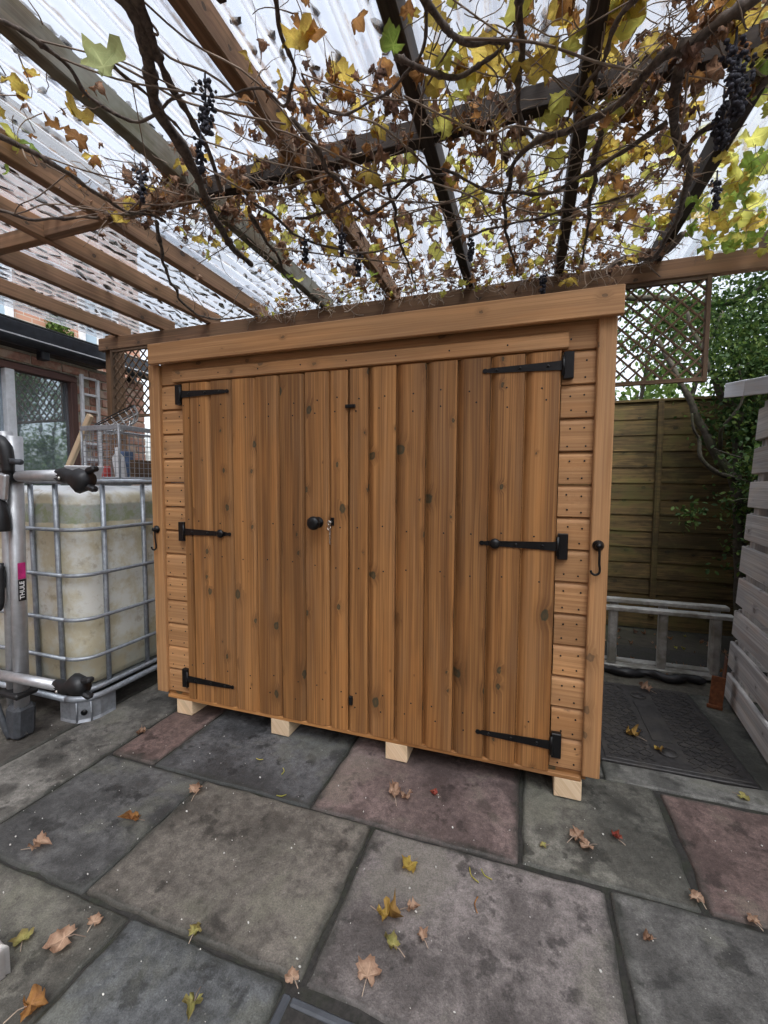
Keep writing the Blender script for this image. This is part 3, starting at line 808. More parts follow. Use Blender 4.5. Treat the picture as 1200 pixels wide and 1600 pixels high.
# ================================================================== TRELLIS PANELS
def trellis(x0, x1, z0, z1, label, y=1.118):
    th = thing('trellis_panel', label, 'trellis', ((x0 + x1) / 2, y, z0), group='lattice panels under the pergola beam')
    fw = 0.022
    box('frame_rail', x0, x1, y - 0.012, y + 0.012, z0, z0 + fw, M['latticeX'], th, 0.002)
    box('frame_rail', x0, x1, y - 0.012, y + 0.012, z1 - fw, z1 - 0.001, M['latticeX'], th, 0.002)
    box('frame_stile', x0 - 0.012, x0 + fw - 0.012, y - 0.014, y + 0.014, z0 - 0.004, z1 - 0.001, M['latticeZ'], th, 0.002)
    box('frame_stile', x1 - fw + 0.012, x1 + 0.012, y - 0.014, y + 0.014, z0 - 0.004, z1 - 0.001, M['latticeZ'], th, 0.002)
    p = 0.080
    W, H = x1 - x0, z1 - z0
    for s in (1, -1):
        t = -H
        while t < W:
            # line x = t + k, z = k for k in 0..H
            k0, k1 = max(0, -t), min(H, W - t)
            if k1 - k0 > 0.03:
                xa, xb = t + k0, t + k1
                if s < 0: xa, xb = W - xa, W - xb
                L = math.hypot(xb - xa, k1 - k0) - 0.006
                yo = 0.0045 * s
                me = cbox(L, 0.008, 0.0105, 0.001, M['latticeX'], 'lattice_slat')
                add('lattice_slat', me, th, (x0 + (xa + xb) / 2, y - yo, z0 + (k0 + k1) / 2), (0, -math.atan2(k1 - k0, xb - xa), 0))
            t += p
    return th
trellis(1.70, 2.580, 1.706, 2.256, 'diamond trellis panel right of the shed in front of green foliage')
trellis(-1.635, -0.72, 1.690, 2.256, 'diamond trellis panel between the pergola post and the shed left corner')

# ================================================================== GRAPEVINE
def leaf_outline(rs, n=28, serr=0.07):
    """broad five lobed vine leaf in the XY plane, stalk at the origin, unit length about 1"""
    pts = []
    a1 = rs.uniform(.10, .20); a2 = rs.uniform(0.85, 1.15)
    for i in range(n):
        th = -math.pi + 2 * math.pi * (i + 0.5) / n       # 0 = tip (+Y)
        lob = 0.5 + 0.5 * math.cos(5 * th)
        r = 0.60 + a1 * lob * a2
        r *= 1.0 + 0.16 * math.cos(th)
        if abs(th) > 2.7: r *= 0.40
        r *= 1 + (serr if i % 2 else -serr) + rs.uniform(-.07, .07)
        pts.append((r * math.sin(th) * 1.05, r * math.cos(th) + 0.1))
    return pts
def leaf_geo(seed, curl=0.3, fold=0.3, crumple=0.12, n=28):
    """fold: angle each half is folded up about the midrib; curl: bend along the midrib"""
    rs = random.Random(seed)
    o = leaf_outline(rs, n)
    V = [(0, 0.1, 0)]
    for k in (0.55, 1.0):
        for x, y in o: V.append((x * k, (y - .1) * k + .1, 0))
    ph, ph2 = rs.uniform(0, 6), rs.uniform(0, 6)
    f1, f2 = fold * rs.uniform(.6, 1.3), fold * rs.uniform(.6, 1.3)
    W = []
    for x, y, z in V:
        r = math.hypot(x, y); a = math.atan2(y, x)
        f = f1 if x > 0 else f2
        zz = abs(x) * math.sin(f) + crumple * math.sin(5 * a + ph2) * r * r + crumple * 1.2 * mnoise.noise(Vector((x * 3 + seed, y * 3, seed * .37)))
        xx = x * math.cos(f)
        xx += crumple * .8 * mnoise.noise(Vector((x * 4 + seed, y * 4, 9.1 + seed)))
        t = curl * y * 1.6
        yy = (math.sin(t) / (curl * 1.6) if abs(curl) > .02 else y) - zz * math.sin(t)
        z3 = ((1 - math.cos(t)) / (curl * 1.6) if abs(curl) > .02 else 0) + zz * math.cos(t)
        W.append((xx, yy, z3))
    F = [[0, 1 + i, 1 + (i + 1) % n] for i in range(n)]
    for i in range(n):
        j = (i + 1) % n
        F.append([1 + i, 1 + n + i, 1 + n + j]); F.append([1 + i, 1 + n + j, 1 + j])
    return np.array(W), np.array(F), np.array([v[:2] for v in V])
GEO = {'flat': [leaf_geo(s, 0.38, 0.48, 0.18) for s in range(6)], 'curl': [leaf_geo(20 + s, 0.5 + .12 * s, 0.85 + .05 * s, 0.30) for s in range(9)]}
CANES = [
    (0.020, [(0.71,-0.79,2.40), (0.70,-0.68,2.33), (0.60,-0.55,2.30), (0.54,-0.33,2.27), (0.45,-0.14,2.25), (0.38,0.09,2.24), (0.36,0.26,2.24)]),
    (0.013, [(0.74,-0.77,2.38), (0.73,-0.69,2.33), (0.68,-0.58,2.31), (0.64,-0.38,2.29), (0.55,-0.20,2.27)]),
    (0.007, [(0.38,-0.91,2.30), (0.46,-0.83,2.28), (0.49,-0.75,2.27), (0.46,-0.63,2.27), (0.52,-0.54,2.28), (0.70,-0.54,2.30)]),
    (0.006, [(0.57,-0.71,2.30), (0.59,-0.66,2.29), (0.62,-0.59,2.28), (0.62,-0.45,2.27)]),
    (0.010, [(-0.06,-0.67,2.32), (0.02,-0.55,2.30), (0.07,-0.47,2.28), (0.08,-0.36,2.27), (0.10,-0.22,2.28), (0.16,-0.08,2.30)]),
    (0.007, [(-0.51,-0.42,2.30), (-0.34,-0.30,2.28), (-0.08,-0.24,2.27), (0.16,-0.18,2.28)]),
    (0.009, [(0.12,-0.09,2.30), (-0.10,0.17,2.26), (-0.29,0.51,2.22), (-0.25,0.71,2.20), (-0.03,0.74,2.22)]),
    (0.006, [(1.11,-0.72,2.30), (1.09,-0.65,2.27), (1.08,-0.56,2.25), (0.99,-0.47,2.25), (0.94,-0.51,2.28), (0.79,-0.51,2.30)]),
    (0.005, [(1.44,-0.56,2.36), (1.42,-0.48,2.30), (1.36,-0.44,2.26), (1.25,-0.40,2.25), (1.14,-0.39,2.25), (1.08,-0.42,2.27), (1.07,-0.50,2.30)]),
    (0.009, [(0.96,-0.37,2.30), (1.01,-0.26,2.26), (1.02,-0.18,2.24), (1.07,0.06,2.25), (1.30,-0.03,2.28)]),
    (0.006, [(0.73,0.05,2.28), (0.90,0.04,2.27), (1.16,-0.04,2.27), (1.39,0.02,2.30)]),
    (0.010, [(1.42,-0.58,2.33), (1.47,-0.50,2.30), (1.51,-0.47,2.28), (1.62,-0.41,2.28)]),
    (0.008, [(1.34,-0.49,2.27), (1.40,-0.45,2.26), (1.49,-0.40,2.26), (1.58,-0.40,2.27), (1.63,-0.42,2.29)]),
    (0.013, [(2.21,-0.31,2.33), (2.10,-0.25,2.31), (2.01,-0.24,2.29), (1.93,-0.15,2.27), (1.80,-0.11,2.26), (1.69,-0.09,2.26), (1.60,0.05,2.27)]),
    (0.008, [(2.10,0.01,2.30), (1.97,0.08,2.28), (1.80,0.16,2.26), (1.62,0.15,2.26), (1.38,-0.04,2.27)]),
    (0.014, [(2.07,-0.16,2.33), (2.11,0.01,2.29), (2.21,0.21,2.27), (2.24,0.34,2.26), (2.27,0.57,2.27), (2.28,0.94,2.30)]),
    (0.016, [(2.36,0.92,2.38), (2.28,1.23,2.40), (2.13,1.42,2.38)]),
    (0.010, [(2.32,-0.09,2.30), (2.25,-0.01,2.28), (2.18,0.06,2.27), (2.18,0.19,2.27)]),
    (0.010, [(1.64,-0.53,2.32), (1.66,-0.40,2.30), (1.64,-0.20,2.29), (1.69,-0.05,2.30)]),
    (0.008, [(1.93,-0.44,2.30), (1.88,-0.37,2.29), (1.85,-0.27,2.28), (1.78,-0.12,2.28)]),
    (0.008, [(0.56,-0.03,2.27), (0.55,0.12,2.24), (0.50,0.37,2.22), (0.35,0.77,2.30)]),
    (0.007, [(1.17,0.02,2.30), (1.13,0.24,2.26), (1.12,0.48,2.24), (1.04,0.90,2.30)]),
    (0.008, [(1.62,0.06,2.30), (1.58,0.31,2.27), (1.60,0.55,2.26), (1.62,0.95,2.32)]),
    (0.009, [(1.89,-0.03,2.30), (1.91,0.28,2.29), (1.92,0.58,2.28), (1.95,1.06,2.34)]),
    (0.006, [(0.62,-0.16,2.28), (0.69,0.16,2.27), (0.90,0.35,2.26), (1.19,0.33,2.27)]),
    (0.006, [(1.32,0.44,2.28), (1.58,0.35,2.27), (1.86,0.33,2.26), (2.08,0.30,2.27)]),
]
CLUSTERS = [  # x, y, half spread x, half spread y, shear, count, palette
    (0.23,-0.69, 0.07,0.02, -0.14,0.09, 16, 'oy'),
    (0.25,-0.59, 0.11,0.04, -0.10,0.07, 16, 'oy'),
    (-0.23,-0.44, 0.06,0.02, -0.12,0.07, 5, 'g'),
    (0.03,-0.35, 0.07,0.02, -0.11,0.08, 10, 'oy'),
    (0.29,-0.19, 0.15,0.05, -0.09,0.09, 80, 'b'),
    (0.28,0.06, 0.11,0.04, -0.13,0.15, 60, 'by'),
    (0.09,-0.15, 0.16,0.05, -0.08,0.07, 60, 'b'),
    (0.72,-0.09, 0.14,0.05, -0.12,0.18, 100, 'b'),
    (0.57,0.26, 0.18,0.06, -0.14,0.23, 110, 'by'),
    (0.94,0.10, 0.15,0.05, -0.10,0.24, 130, 'bo'),
    (1.04,-0.32, 0.12,0.04, -0.03,0.07, 45, 'bo'),
    (1.13,-0.62, 0.03,0.01, -0.03,0.06, 9, 'oy'),
    (1.22,-0.21, 0.09,0.03, -0.03,0.10, 45, 'bo'),
    (1.16,0.32, 0.17,0.05, -0.08,0.29, 140, 'by'),
    (0.80,0.68, 0.27,0.09, -0.05,0.14, 60, 'b'),
    (1.45,-0.43, 0.06,0.02, -0.02,0.08, 28, 'yo'),
    (1.57,-0.34, 0.08,0.02, -0.01,0.08, 34, 'y'),
    (1.50,-0.14, 0.12,0.04, -0.01,0.10, 70, 'b'),
    (1.52,0.29, 0.14,0.05, -0.02,0.31, 120, 'yb'),
    (1.68,-0.39, 0.06,0.02, 0.00,0.09, 32, 'y'),
    (1.69,0.44, 0.13,0.04, 0.00,0.35, 110, 'by'),
    (1.80,-0.34, 0.05,0.02, 0.01,0.09, 22, 'y'),
    (1.89,-0.30, 0.06,0.02, 0.02,0.11, 42, 'y'),
    (1.94,0.30, 0.13,0.04, 0.04,0.29, 130, 'yb'),
    (2.12,0.49, 0.13,0.04, 0.06,0.29, 140, 'yb'),
    (2.04,-0.03, 0.09,0.03, 0.03,0.13, 80, 'bo'),
    (2.07,-0.28, 0.08,0.03, 0.02,0.07, 50, 'bo'),
    (2.19,-0.18, 0.08,0.03, 0.04,0.10, 44, 'b'),
    (2.20,0.28, 0.06,0.02, 0.06,0.19, 44, 'b'),
    (2.46,0.60, 0.11,0.04, 0.07,0.19, 46, 'G'),
    (2.39,0.13, 0.05,0.02, 0.06,0.14, 14, 'G'),
    (2.71,0.96, 0.10,0.03, 0.04,0.11, 26, 'g'),
    (2.44,0.84, 0.11,0.04, 0.03,0.10, 20, 'G'),
    (1.79,0.00, 0.12,0.04, 0.01,0.15, 40, 'yb'),
    (1.24,0.86, 0.38,0.12, -0.02,0.11, 70, 'b'),
    (1.91,0.89, 0.25,0.08, 0.01,0.11, 60, 'b'),
    (1.03,-0.50, 0.21,0.07, -0.06,0.10, 12, 'oy'),
]
GRAPES = [(0.81,-0.58,2.27,1.0), (0.66,-0.43,2.27,0.5), (2.21,-0.18,2.27,1.1), (2.21,-0.08,2.27,1.2), (0.71,0.17,2.27,0.6), (0.89,0.18,2.27,0.5), (2.33,0.31,2.27,0.5), (2.17,-0.26,2.27,0.9), (1.75,0.85,2.27,0.6), (0.35,-0.38,2.27,0.5), (1.43,0.40,2.27,0.5), (0.89,0.37,2.27,0.6)]

vine = thing('grapevine', 'old grapevine with dark canes, grape bunches and autumn leaves trained under the pergola roof', 'vine', (1.8, 1.3, 0))
WIRED = []
for ci, (r0, path) in enumerate(CANES):
    P = smoothpath(path, 11)
    Q, n = [], len(P)
    for i, p in enumerate(P):
        k = 0.016 if r0 < 0.012 else 0.008
        Q.append(p + Vector([k * mnoise.noise(p * 11 + Vector((ci * 3.1, a * 7.7, 0))) for a in range(3)]))
    rad = [r0 * (1.0 if r0 < .012 else 1.05) * (1.0 - 0.45 * i / (n - 1)) * (1 + 0.42 * mnoise.noise(Q[i] * 55)) * (1.4 if i % 12 == 5 else 1.0) for i in range(n)]
    tube('cane', Q, rad, M['vine'], vine, 8)
    WIRED.append(Q)
# the trunk climbs behind the shed to the beam
TR = smoothpath([(1.80, 1.32, -0.02), (1.83, 1.30, 0.6), (1.78, 1.28, 1.2), (1.84, 1.27, 1.8), (1.93, 1.22, 2.2), (2.14, 1.13, 2.385), (2.24, 1.08, 2.375), (2.34, 0.98, 2.350), (2.36, 0.80, 2.33)], 6)
tube('trunk', TR, [0.032 * (1 - 0.5 * i / len(TR)) * (1 + 0.2 * mnoise.noise(p * 14)) for i, p in enumerate(TR)], M['vine'], vine, 10)
PAL = {'b': ['brown', 'brown', 'brown', 'dark', 'pink', 'orange', 'pink', 'pink', 'yellow'], 'bo': ['brown', 'brown', 'orange', 'orange', 'yellow', 'dark'], 'by': ['brown', 'brown', 'dark', 'pink', 'yellow', 'lime', 'orange', 'brown'], 'yb': ['yellow', 'lime', 'brown', 'brown', 'dark', 'pink', 'orange', 'lime'],
       'yo': ['yellow', 'yellow', 'orange', 'lime'], 'oy': ['orange', 'yellow', 'orange', 'brown'], 'y': ['yellow', 'yellow', 'lime', 'yellow', 'orange'], 'G': ['lime', 'lime', 'yellow', 'green'], 'g': ['green', 'lime', 'green']}
SIZE = {'brown': (0.022, 0.047), 'dark': (0.020, 0.044), 'pink': (0.022, 0.045), 'orange': (0.022, 0.044), 'yellow': (0.026, 0.054), 'lime': (0.028, 0.056), 'green': (0.036, 0.058), 'pale': (0.05, 0.07), 'crimson': (0.02, 0.03)}
LV = []          # every vine leaf: position, scale, rotation, geometry, colour
rl_ = random.Random(7)
def rot_rand(rs, hang=True):
    if hang:
        e = Euler((rs.gauss(R(-115), 0.75), rs.gauss(0, 0.5), rs.uniform(0, 6.28)), 'XYZ')
        return Euler((0, 0, rs.uniform(0, 6.28))).to_matrix() @ Euler((rs.gauss(R(120), 0.7), rs.gauss(0, .5), 0)).to_matrix()
    return Euler((rs.uniform(-.5, .5), rs.uniform(-.5, .5), rs.uniform(0, 6.28))).to_matrix()
def off_rafter(x, z):
    """leaves lie between the rafters, not inside them"""
    for q in rx:
        if abs(x - q) < 0.040:
            if z > 2.345: x = q + math.copysign(0.045 + rl_.random() * 0.05, x - q)
            elif rl_.random() < .6: x = q + math.copysign(0.07 + rl_.random() * 0.08, x - q); z = 2.39
            break
    return x, z
TW = []
for ax, ay, sxx, sxy, syx, syy, cnt, pal in CLUSTERS:
    for i in range(int(cnt * (0.80 if pal.startswith('b') else (0.62 if pal == 'yb' else (1.0 if pal in 'Gg' else 0.52))))):
        a, b = rl_.gauss(0, 0.75), rl_.gauss(0, 0.75)
        x = ax + a * sxx + b * syx; y = ay + a * sxy + b * syy
        z = min(2.44, max(2.20, rl_.gauss(2.365, 0.055)))
        if pal in ('G', 'g') and rl_.random() < 0.5: z = rl_.uniform(2.30, 2.52)
        if y > 1.06 and z < 2.40: y = 1.06 - rl_.random() * 0.5
        y = min(y, 1.25)
        x, z = off_rafter(x, z)
        c = rl_.choice(PAL[pal])
        dry = c in ('brown', 'dark', 'pink') or (c == 'orange' and rl_.random() < .6)
        s = rl_.uniform(*SIZE[c]) * (1.05 if rl_.random() > .2 else 1.4)
        LV.append((Vector((x, y, z)), s, rot_rand(rl_, rl_.random() < .75), ('curl' if dry else 'flat', rl_.randrange(9 if dry else 6)), c))
    # thin dry twigs tangled through the same patch
    for i in range(int(cnt * (0.80 if pal.startswith('b') else 0.45))):
        a, b = rl_.gauss(0, 0.8), rl_.gauss(0, 0.8)
        p = Vector((ax + a * sxx + b * syx, min(1.05, ay + a * sxy + b * syy), rl_.uniform(2.28, 2.43)))
        d = Vector((rl_.gauss(0, 1), rl_.gauss(0, 1), rl_.gauss(-.2, .45))).normalized()
        L = rl_.uniform(0.05, 0.22); n = 7; pts = [p]
        for k in range(n):
            d = (d + Vector((rl_.gauss(0, .20), rl_.gauss(0, .20), rl_.gauss(-0.02, .20)))).normalized()
            q = pts[-1] + d * L / n
            q.z = min(max(q.z, 2.13), 2.44)
            if q.y > 1.07: q.y = 1.07
            pts.append(q)
        r = rl_.uniform(0.0011, 0.0024)
        TW.append(tube_data(pts, [r * (1 - 0.5 * k / n) for k in range(n + 1)], 4))
# dry leaves and stalks massed along the back beam
for i in range(640):
    x = rl_.uniform(-0.15, 2.35)
    if rl_.random() > 0.45 + 0.7 * mnoise.noise(Vector((x * 3.1, 5, 0))) + (0.25 if x > 0.6 else 0): continue
    y = 1.09 - abs(rl_.gauss(0, 0.14)); z = rl_.uniform(2.30, 2.44) if y < 1.05 else rl_.uniform(2.36, 2.44)
    c = rl_.choice(['brown', 'brown', 'dark', 'pink', 'orange', 'brown', 'yellow', 'lime'])
    LV.append((Vector((x, y, z)), rl_.uniform(.018, .042), rot_rand(rl_, True), ('curl', rl_.randrange(9)), c))
for i in range(150):
    x = rl_.uniform(0.0, 2.3)
    if rl_.random() > 0.6 + 0.8 * mnoise.noise(Vector((x * 2.7, 9, 0))): continue
    y = -0.06 + rl_.gauss(0, 0.05); z = rl_.uniform(2.29, 2.36) if abs(y + .062) < .035 else rl_.uniform(2.30, 2.43)
    x, z = off_rafter(x, z)
    LV.append((Vector((x, y, z)), rl_.uniform(.024, .048), rot_rand(rl_, True), ('curl', rl_.randrange(9)), rl_.choice(['brown', 'brown', 'pink', 'dark', 'orange'])))
for i in range(150):
    x = rl_.uniform(-0.2, 2.35)
    p = Vector((x, 1.085 - abs(rl_.gauss(0, 0.08)), rl_.uniform(2.34, 2.42))); pts = [p]
    d = Vector((rl_.gauss(0, 1), rl_.gauss(-.2, .4), rl_.gauss(0, .5))).normalized()
    for k in range(6):
        d = (d + Vector((rl_.gauss(0, .3), rl_.gauss(0, .2), rl_.gauss(0, .3)))).normalized()
        q = pts[-1] + d * rl_.uniform(.012, .035); q.y = min(q.y, 1.092); q.z = min(max(q.z, 2.27), 2.44); pts.append(q)
    TW.append(tube_data(pts, rl_.uniform(.0016, .0040), 4))
# loose shoots between the canes
for i in range(60):
    A = rl_.choice(WIRED); B = rl_.choice(WIRED)
    a, b = rl_.choice(A), rl_.choice(B)
    d = (b - a)
    if d.length > 0.75: b = a + d * (0.5 / d.length)
    mid = (a + b) / 2 + Vector((rl_.gauss(0, .04), rl_.gauss(0, .04), rl_.uniform(-.06, .02)))
    pts = smoothpath([a, (a + mid) / 2 + Vector((rl_.gauss(0, .02), rl_.gauss(0, .02), 0)), mid, b], 4)
    r = rl_.uniform(0.0016, 0.0034)
    TW.append(tube_data(pts, r, 4))
# little roots and stalks hanging over the beam
for i in range(130):
    x = rl_.uniform(-0.3, 2.3)
    p = Vector((x, 1.09, 2.37)); pts = [p]
    d = Vector((rl_.gauss(0, .5), -0.25, -0.6)).normalized()
    for k in range(6):
        d = (d + Vector((rl_.gauss(0, .4), rl_.gauss(0, .12), rl_.gauss(0.05, .3)))).normalized()
        q = pts[-1] + d * rl_.uniform(.012, .03); q.y = min(q.y, 1.095); pts.append(q)
    TW.append(tube_data(pts, rl_.uniform(.0012, .0026), 4))
V, F = join(TW)
to = add('twigs', mk('twigs', V, F, M['twig'], True), vine); to['kind'] = 'stuff'
# named single leaves that read large in the picture
for x, y, z, s, c in [(0.60, -0.72, 2.24, 0.085, 'pale'), (0.40, -0.90, 2.24, 0.085, 'green'), (0.26, -0.60, 2.27, 0.05, 'orange'), (1.12, -0.60, 2.25, 0.07, 'yellow'), (1.15, -0.62, 2.26, 0.06, 'orange'), (1.35, -0.52, 2.27, 0.05, 'green'),
                      (0.03, -0.21, 2.25, 0.06, 'yellow'), (1.33, 0.93, 2.30, 0.055, 'lime'), (0.87, 0.62, 2.28, 0.05, 'green'), (0.42, 0.50, 2.27, 0.055, 'green'), (0.47, 0.55, 2.27, 0.05, 'lime'),
                      (2.62, 0.70, 2.36, 0.085, 'lime'), (2.55, 0.52, 2.38, 0.08, 'lime'), (2.70, 0.85, 2.34, 0.08, 'yellow'), (2.50, 0.78, 2.36, 0.075, 'yellow'), (2.62, 0.95, 2.32, 0.07, 'green'), (2.42, 0.30, 2.38, 0.075, 'lime'), (2.46, 0.15, 2.40, 0.07, 'yellow'),
                      (1.92, -0.38, 2.36, 0.07, 'yellow'), (1.95, -0.30, 2.35, 0.065, 'lime'), (1.88, -0.25, 2.36, 0.065, 'yellow'), (1.60, -0.36, 2.30, 0.06, 'yellow'), (1.66, -0.44, 2.32, 0.065, 'lime'), (1.52, -0.30, 2.30, 0.05, 'yellow'), (1.72, -0.30, 2.34, 0.06, 'yellow'), (1.80, -0.42, 2.35, 0.06, 'lime')]:
    LV.append((Vector((x, y, z)), s, Euler((rl_.uniform(-.7, .3), rl_.uniform(-.4, .4), rl_.uniform(0, 6.28))).to_matrix(), ('flat', rl_.randrange(6)), c))
LV.sort(key=lambda l: -l[1] / max(0.3, (l[0] - CAM).length))
_lm = {}
def leafmesh(geo, c):
    if (geo, c) not in _lm:
        v, f, u = GEO[geo[0]][geo[1]]
        _lm[geo, c] = fast('leaf', v, f, [LEAF[c]], smooth=True, uv=u)
    return _lm[geo, c]
for p, s, rm, geo, c in LV[:300]:
    o = bpy.data.objects.new('leaf', leafmesh(geo, c))
    _link(o, vine, Matrix.Translation(p) @ rm.to_4x4() @ Matrix.Scale(s, 4))
cn = list(LEAF)
vs_, fs_, ms_, us_, off = [], [], [], [], 0
for p, s, rm, geo, c in LV[300:]:
    v, f, u = GEO[geo[0]][geo[1]]; us_.append(u)
    vv = (v * s) @ np.array(rm).T + np.array(p)
    vs_.append(vv); fs_.append(f + off); ms_.append(np.full(len(f), cn.index(c))); off += len(v)
sl = add('small_leaves', fast('small_leaves', np.concatenate(vs_), np.concatenate(fs_), [LEAF[c] for c in cn], np.concatenate(ms_), True, np.concatenate(us_)), vine)
sl['kind'] = 'stuff'
# grape bunches
_ico = bmesh.new(); bmesh.ops.create_icosphere(_ico, subdivisions=1, radius=1.0)
ICV = [v.co.copy() for v in _ico.verts]; ICF = [[v.index for v in f.verts] for f in _ico.faces]; _ico.free()
for gi, (x, y, z, s) in enumerate(GRAPES):
    rs = random.Random(gi)
    ds = []
    n = int(66 * s + 22)
    L = 0.08 + 0.05 * s
    for k in range(n):
        t = rs.random() ** 0.8
        w = (0.017 * s + 0.009) * (1 - 0.6 * t)
        c = Vector((max(-w, min(w, rs.gauss(0, w * .7))), max(-w, min(w, rs.gauss(0, w * .7))), -L * t))
        r = rs.uniform(0.0045, 0.0085)
        q = Euler((rs.random() * 6, rs.random() * 6, 0)).to_matrix()
        ds.append(([c + q @ Vector((v.x * r, v.y * r * rs.uniform(.75, 1), v.z * r)) for v in ICV], ICF))
    ds.append(tube_data([(0, 0, 0.03), (0, 0, -L)], 0.003, 5))
    V, F = join(ds)
    add('grape_bunch', mk('grape_bunch', V, F, M['grape'], True), vine, (x, y, z))
# rotten leaves lying in the roof valleys
LT = []
OCT = [(1, 0, 0), (0.6, .75, .15), (-.2, 1, 0), (-.9, .4, .1), (-1, -.4, 0), (-.1, -1, .1), (.7, -.7, 0), (0, 0, .55), (0, 0, -.35)]
OCF = [[7, i, (i + 1) % 7] for i in range(7)] + [[8, (i + 1) % 7, i] for i in range(7)]
rs = random.Random(5)
def valley(kx, y0, y1, dens, smin, smax):
    x = (kx + 0.5) * PITCH_C
    y = y0
    while y < y1:
        if rs.random() < dens * (0.55 + 0.9 * mnoise.noise(Vector((x * 2.1, y * 1.7, 3)))):
            L = rs.uniform(smin, smax); W = rs.uniform(0.008, 0.019)
            a = rs.gauss(0, .25)
            M3 = Euler((rs.gauss(0, .15), rs.gauss(0, .25), a)).to_matrix()
            LT.append(([M3 @ Vector((v[0] * W, v[1] * L, v[2] * 0.011)) + Vector((x + rs.gauss(0, .004), y, ZR + 0.001)) for v in OCV], OCF))
            y += L * rs.uniform(.7, 1.4)
        y += rs.uniform(.008, .05)
OCV = [Vector(v) for v in OCT]
for kx in range(-26, 42):
    x = (kx + .5) * PITCH_C
    if x < -0.25: valley(kx, -0.4, 1.33, 3.0, 0.018, 0.060)
    elif x < 0.35: valley(kx, -0.9, 1.33, 0.8, 0.010, 0.030)
    elif x < 0.83: valley(kx, 0.5, 1.33, 0.8, 0.010, 0.03)
    elif x < 1.9: valley(kx, -1.2, 0.1, 0.42, 0.010, 0.036)
    else: valley(kx, -1.0, 0.2, 0.22, 0.010, 0.03)
V, F = join(LT)
tag(add('roof_leaf_litter', mk('roof_leaf_litter', V, F, M['litter'])), 'dark rotting leaves lying in the valleys of the corrugated roof', 'leaf litter', kind='stuff')

# ================================================================== FENCE, TREES, HEDGE (behind, right)
fence = thing('fence_panel', 'mossy brown overlap fence panel with upright battens behind the shed', 'fence', (2.7, 2.45, 0))
FZ = 1.832; nb = 13
for i in range(nb):
    z0 = 0.10 + i * (FZ - 0.10) / nb
    h = (FZ - 0.10) / nb + 0.020
    pr = [(0.000, 0.0), (0.0, h), (-0.006, h)]
    lx = 1.3
    P1 = []
    # wavy lower edge
    me_v, me_f = [], []
    n = 26
    for k in range(n + 1):
        x = lx + (4.0 - lx) * k / n
        wv = 0.006 * mnoise.noise(Vector((x * 2.3, i * 4.1, 0)))
        me_v += [(x, -0.012, z0 + wv), (x, -0.004, z0 + h), (x, 0.006, z0 + h), (x, 0.0, z0 + wv)]
    for k in range(n):
        a = k * 4; b = a + 4
        for e in range(4):
            me_f.append([a + e, a + (e + 1) % 4, b + (e + 1) % 4, b + e])
    me_f += [[0, 1, 2, 3], [n * 4 + 3, n * 4 + 2, n * 4 + 1, n * 4]]
    add('fence_board', mk('fence_board', me_v, me_f, M['fenceX']), fence, (0, 2.46, 0))
box('cap_rail', 1.3, 4.0, 2.435, 2.475, FZ + 0.004, FZ + 0.026, M['fenceX'], fence)
for x in (1.55, 2.72, 3.35, 3.9):
    box('batten', x - 0.021, x + 0.021, 2.418, 2.446, 0.05, FZ + 0.002, M['fenceZ'], fence)
box('gravel_board', 1.3, 4.0, 2.44, 2.49, -0.06, 0.10, M['fenceX'], fence)

def oval_leaf():
    v = np.array([(0, 0, 0), (0.30, .35, .05), (0.24, .75, .03), (0, 1.0, -.05), (-.24, .75, .03), (-.30, .35, .05)])
    f = np.array([(0, 1, 2), (0, 2, 3), (0, 3, 4), (0, 4, 5)])
    return v - np.array([0, .5, 0]), f
def crown(name, clumps, per, smin, smax, mats, parent, seed):
    rg = np.random.default_rng(seed)
    v0, f0 = oval_leaf()
    N = sum(int(per * c[4]) for c in clumps)
    pos = np.concatenate([rg.normal(0, 1, (int(per * c[4]), 3)) * np.array([c[3], c[3], c[3] * .8]) * .55 + np.array(c[:3]) for c in clumps])
    N = len(pos)
    a = rg.uniform(0, 2 * np.pi, N); b = rg.normal(-.5, .6, N); g = rg.uniform(-1, 1, N)
    ca, sa, cb, sb, cg, sg = np.cos(a), np.sin(a), np.cos(b), np.sin(b), np.cos(g), np.sin(g)
    Rm = np.empty((N, 3, 3))
    Rm[:, 0, 0] = ca * cg - sa * sb * sg; Rm[:, 0, 1] = -sa * cb; Rm[:, 0, 2] = ca * sg + sa * sb * cg
    Rm[:, 1, 0] = sa * cg + ca * sb * sg; Rm[:, 1, 1] = ca * cb; Rm[:, 1, 2] = sa * sg - ca * sb * cg
    Rm[:, 2, 0] = -cb * sg; Rm[:, 2, 1] = sb; Rm[:, 2, 2] = cb * cg
    s = rg.uniform(smin, smax, N)
    vv = np.einsum('nij,kj->nki', Rm, v0) * s[:, None, None] + pos[:, None, :]
    ff = f0[None] + (np.arange(N) * len(v0))[:, None, None]
    mi = np.repeat((rg.random(N) < .35).astype(int), len(f0)) if len(mats) > 1 else None
    o = add(name, fast(name, vv.reshape(-1, 3), ff.reshape(-1, 3), mats, mi), parent)
    o['kind'] = 'stuff'
    return o
def limb(path, r0, r1, parent, name='limb', mat='bark', sides=8):
    P = smoothpath(path, 6); n = len(P)
    Q = [p + Vector([0.02 * mnoise.noise(p * 5 + Vector((a * 9, 0, r0 * 50))) for a in range(3)]) for p in P]
    return tube(name, Q, [r0 + (r1 - r0) * i / (n - 1) + 0.15 * r0 * mnoise.noise(Q[i] * 16) for i in range(n)], M[mat], parent, sides)
tree = thing('garden_tree', 'dark evergreen tree with crooked bare branches in front of the fence beside the slatted box', 'tree', (3.2, 2.1, 0))
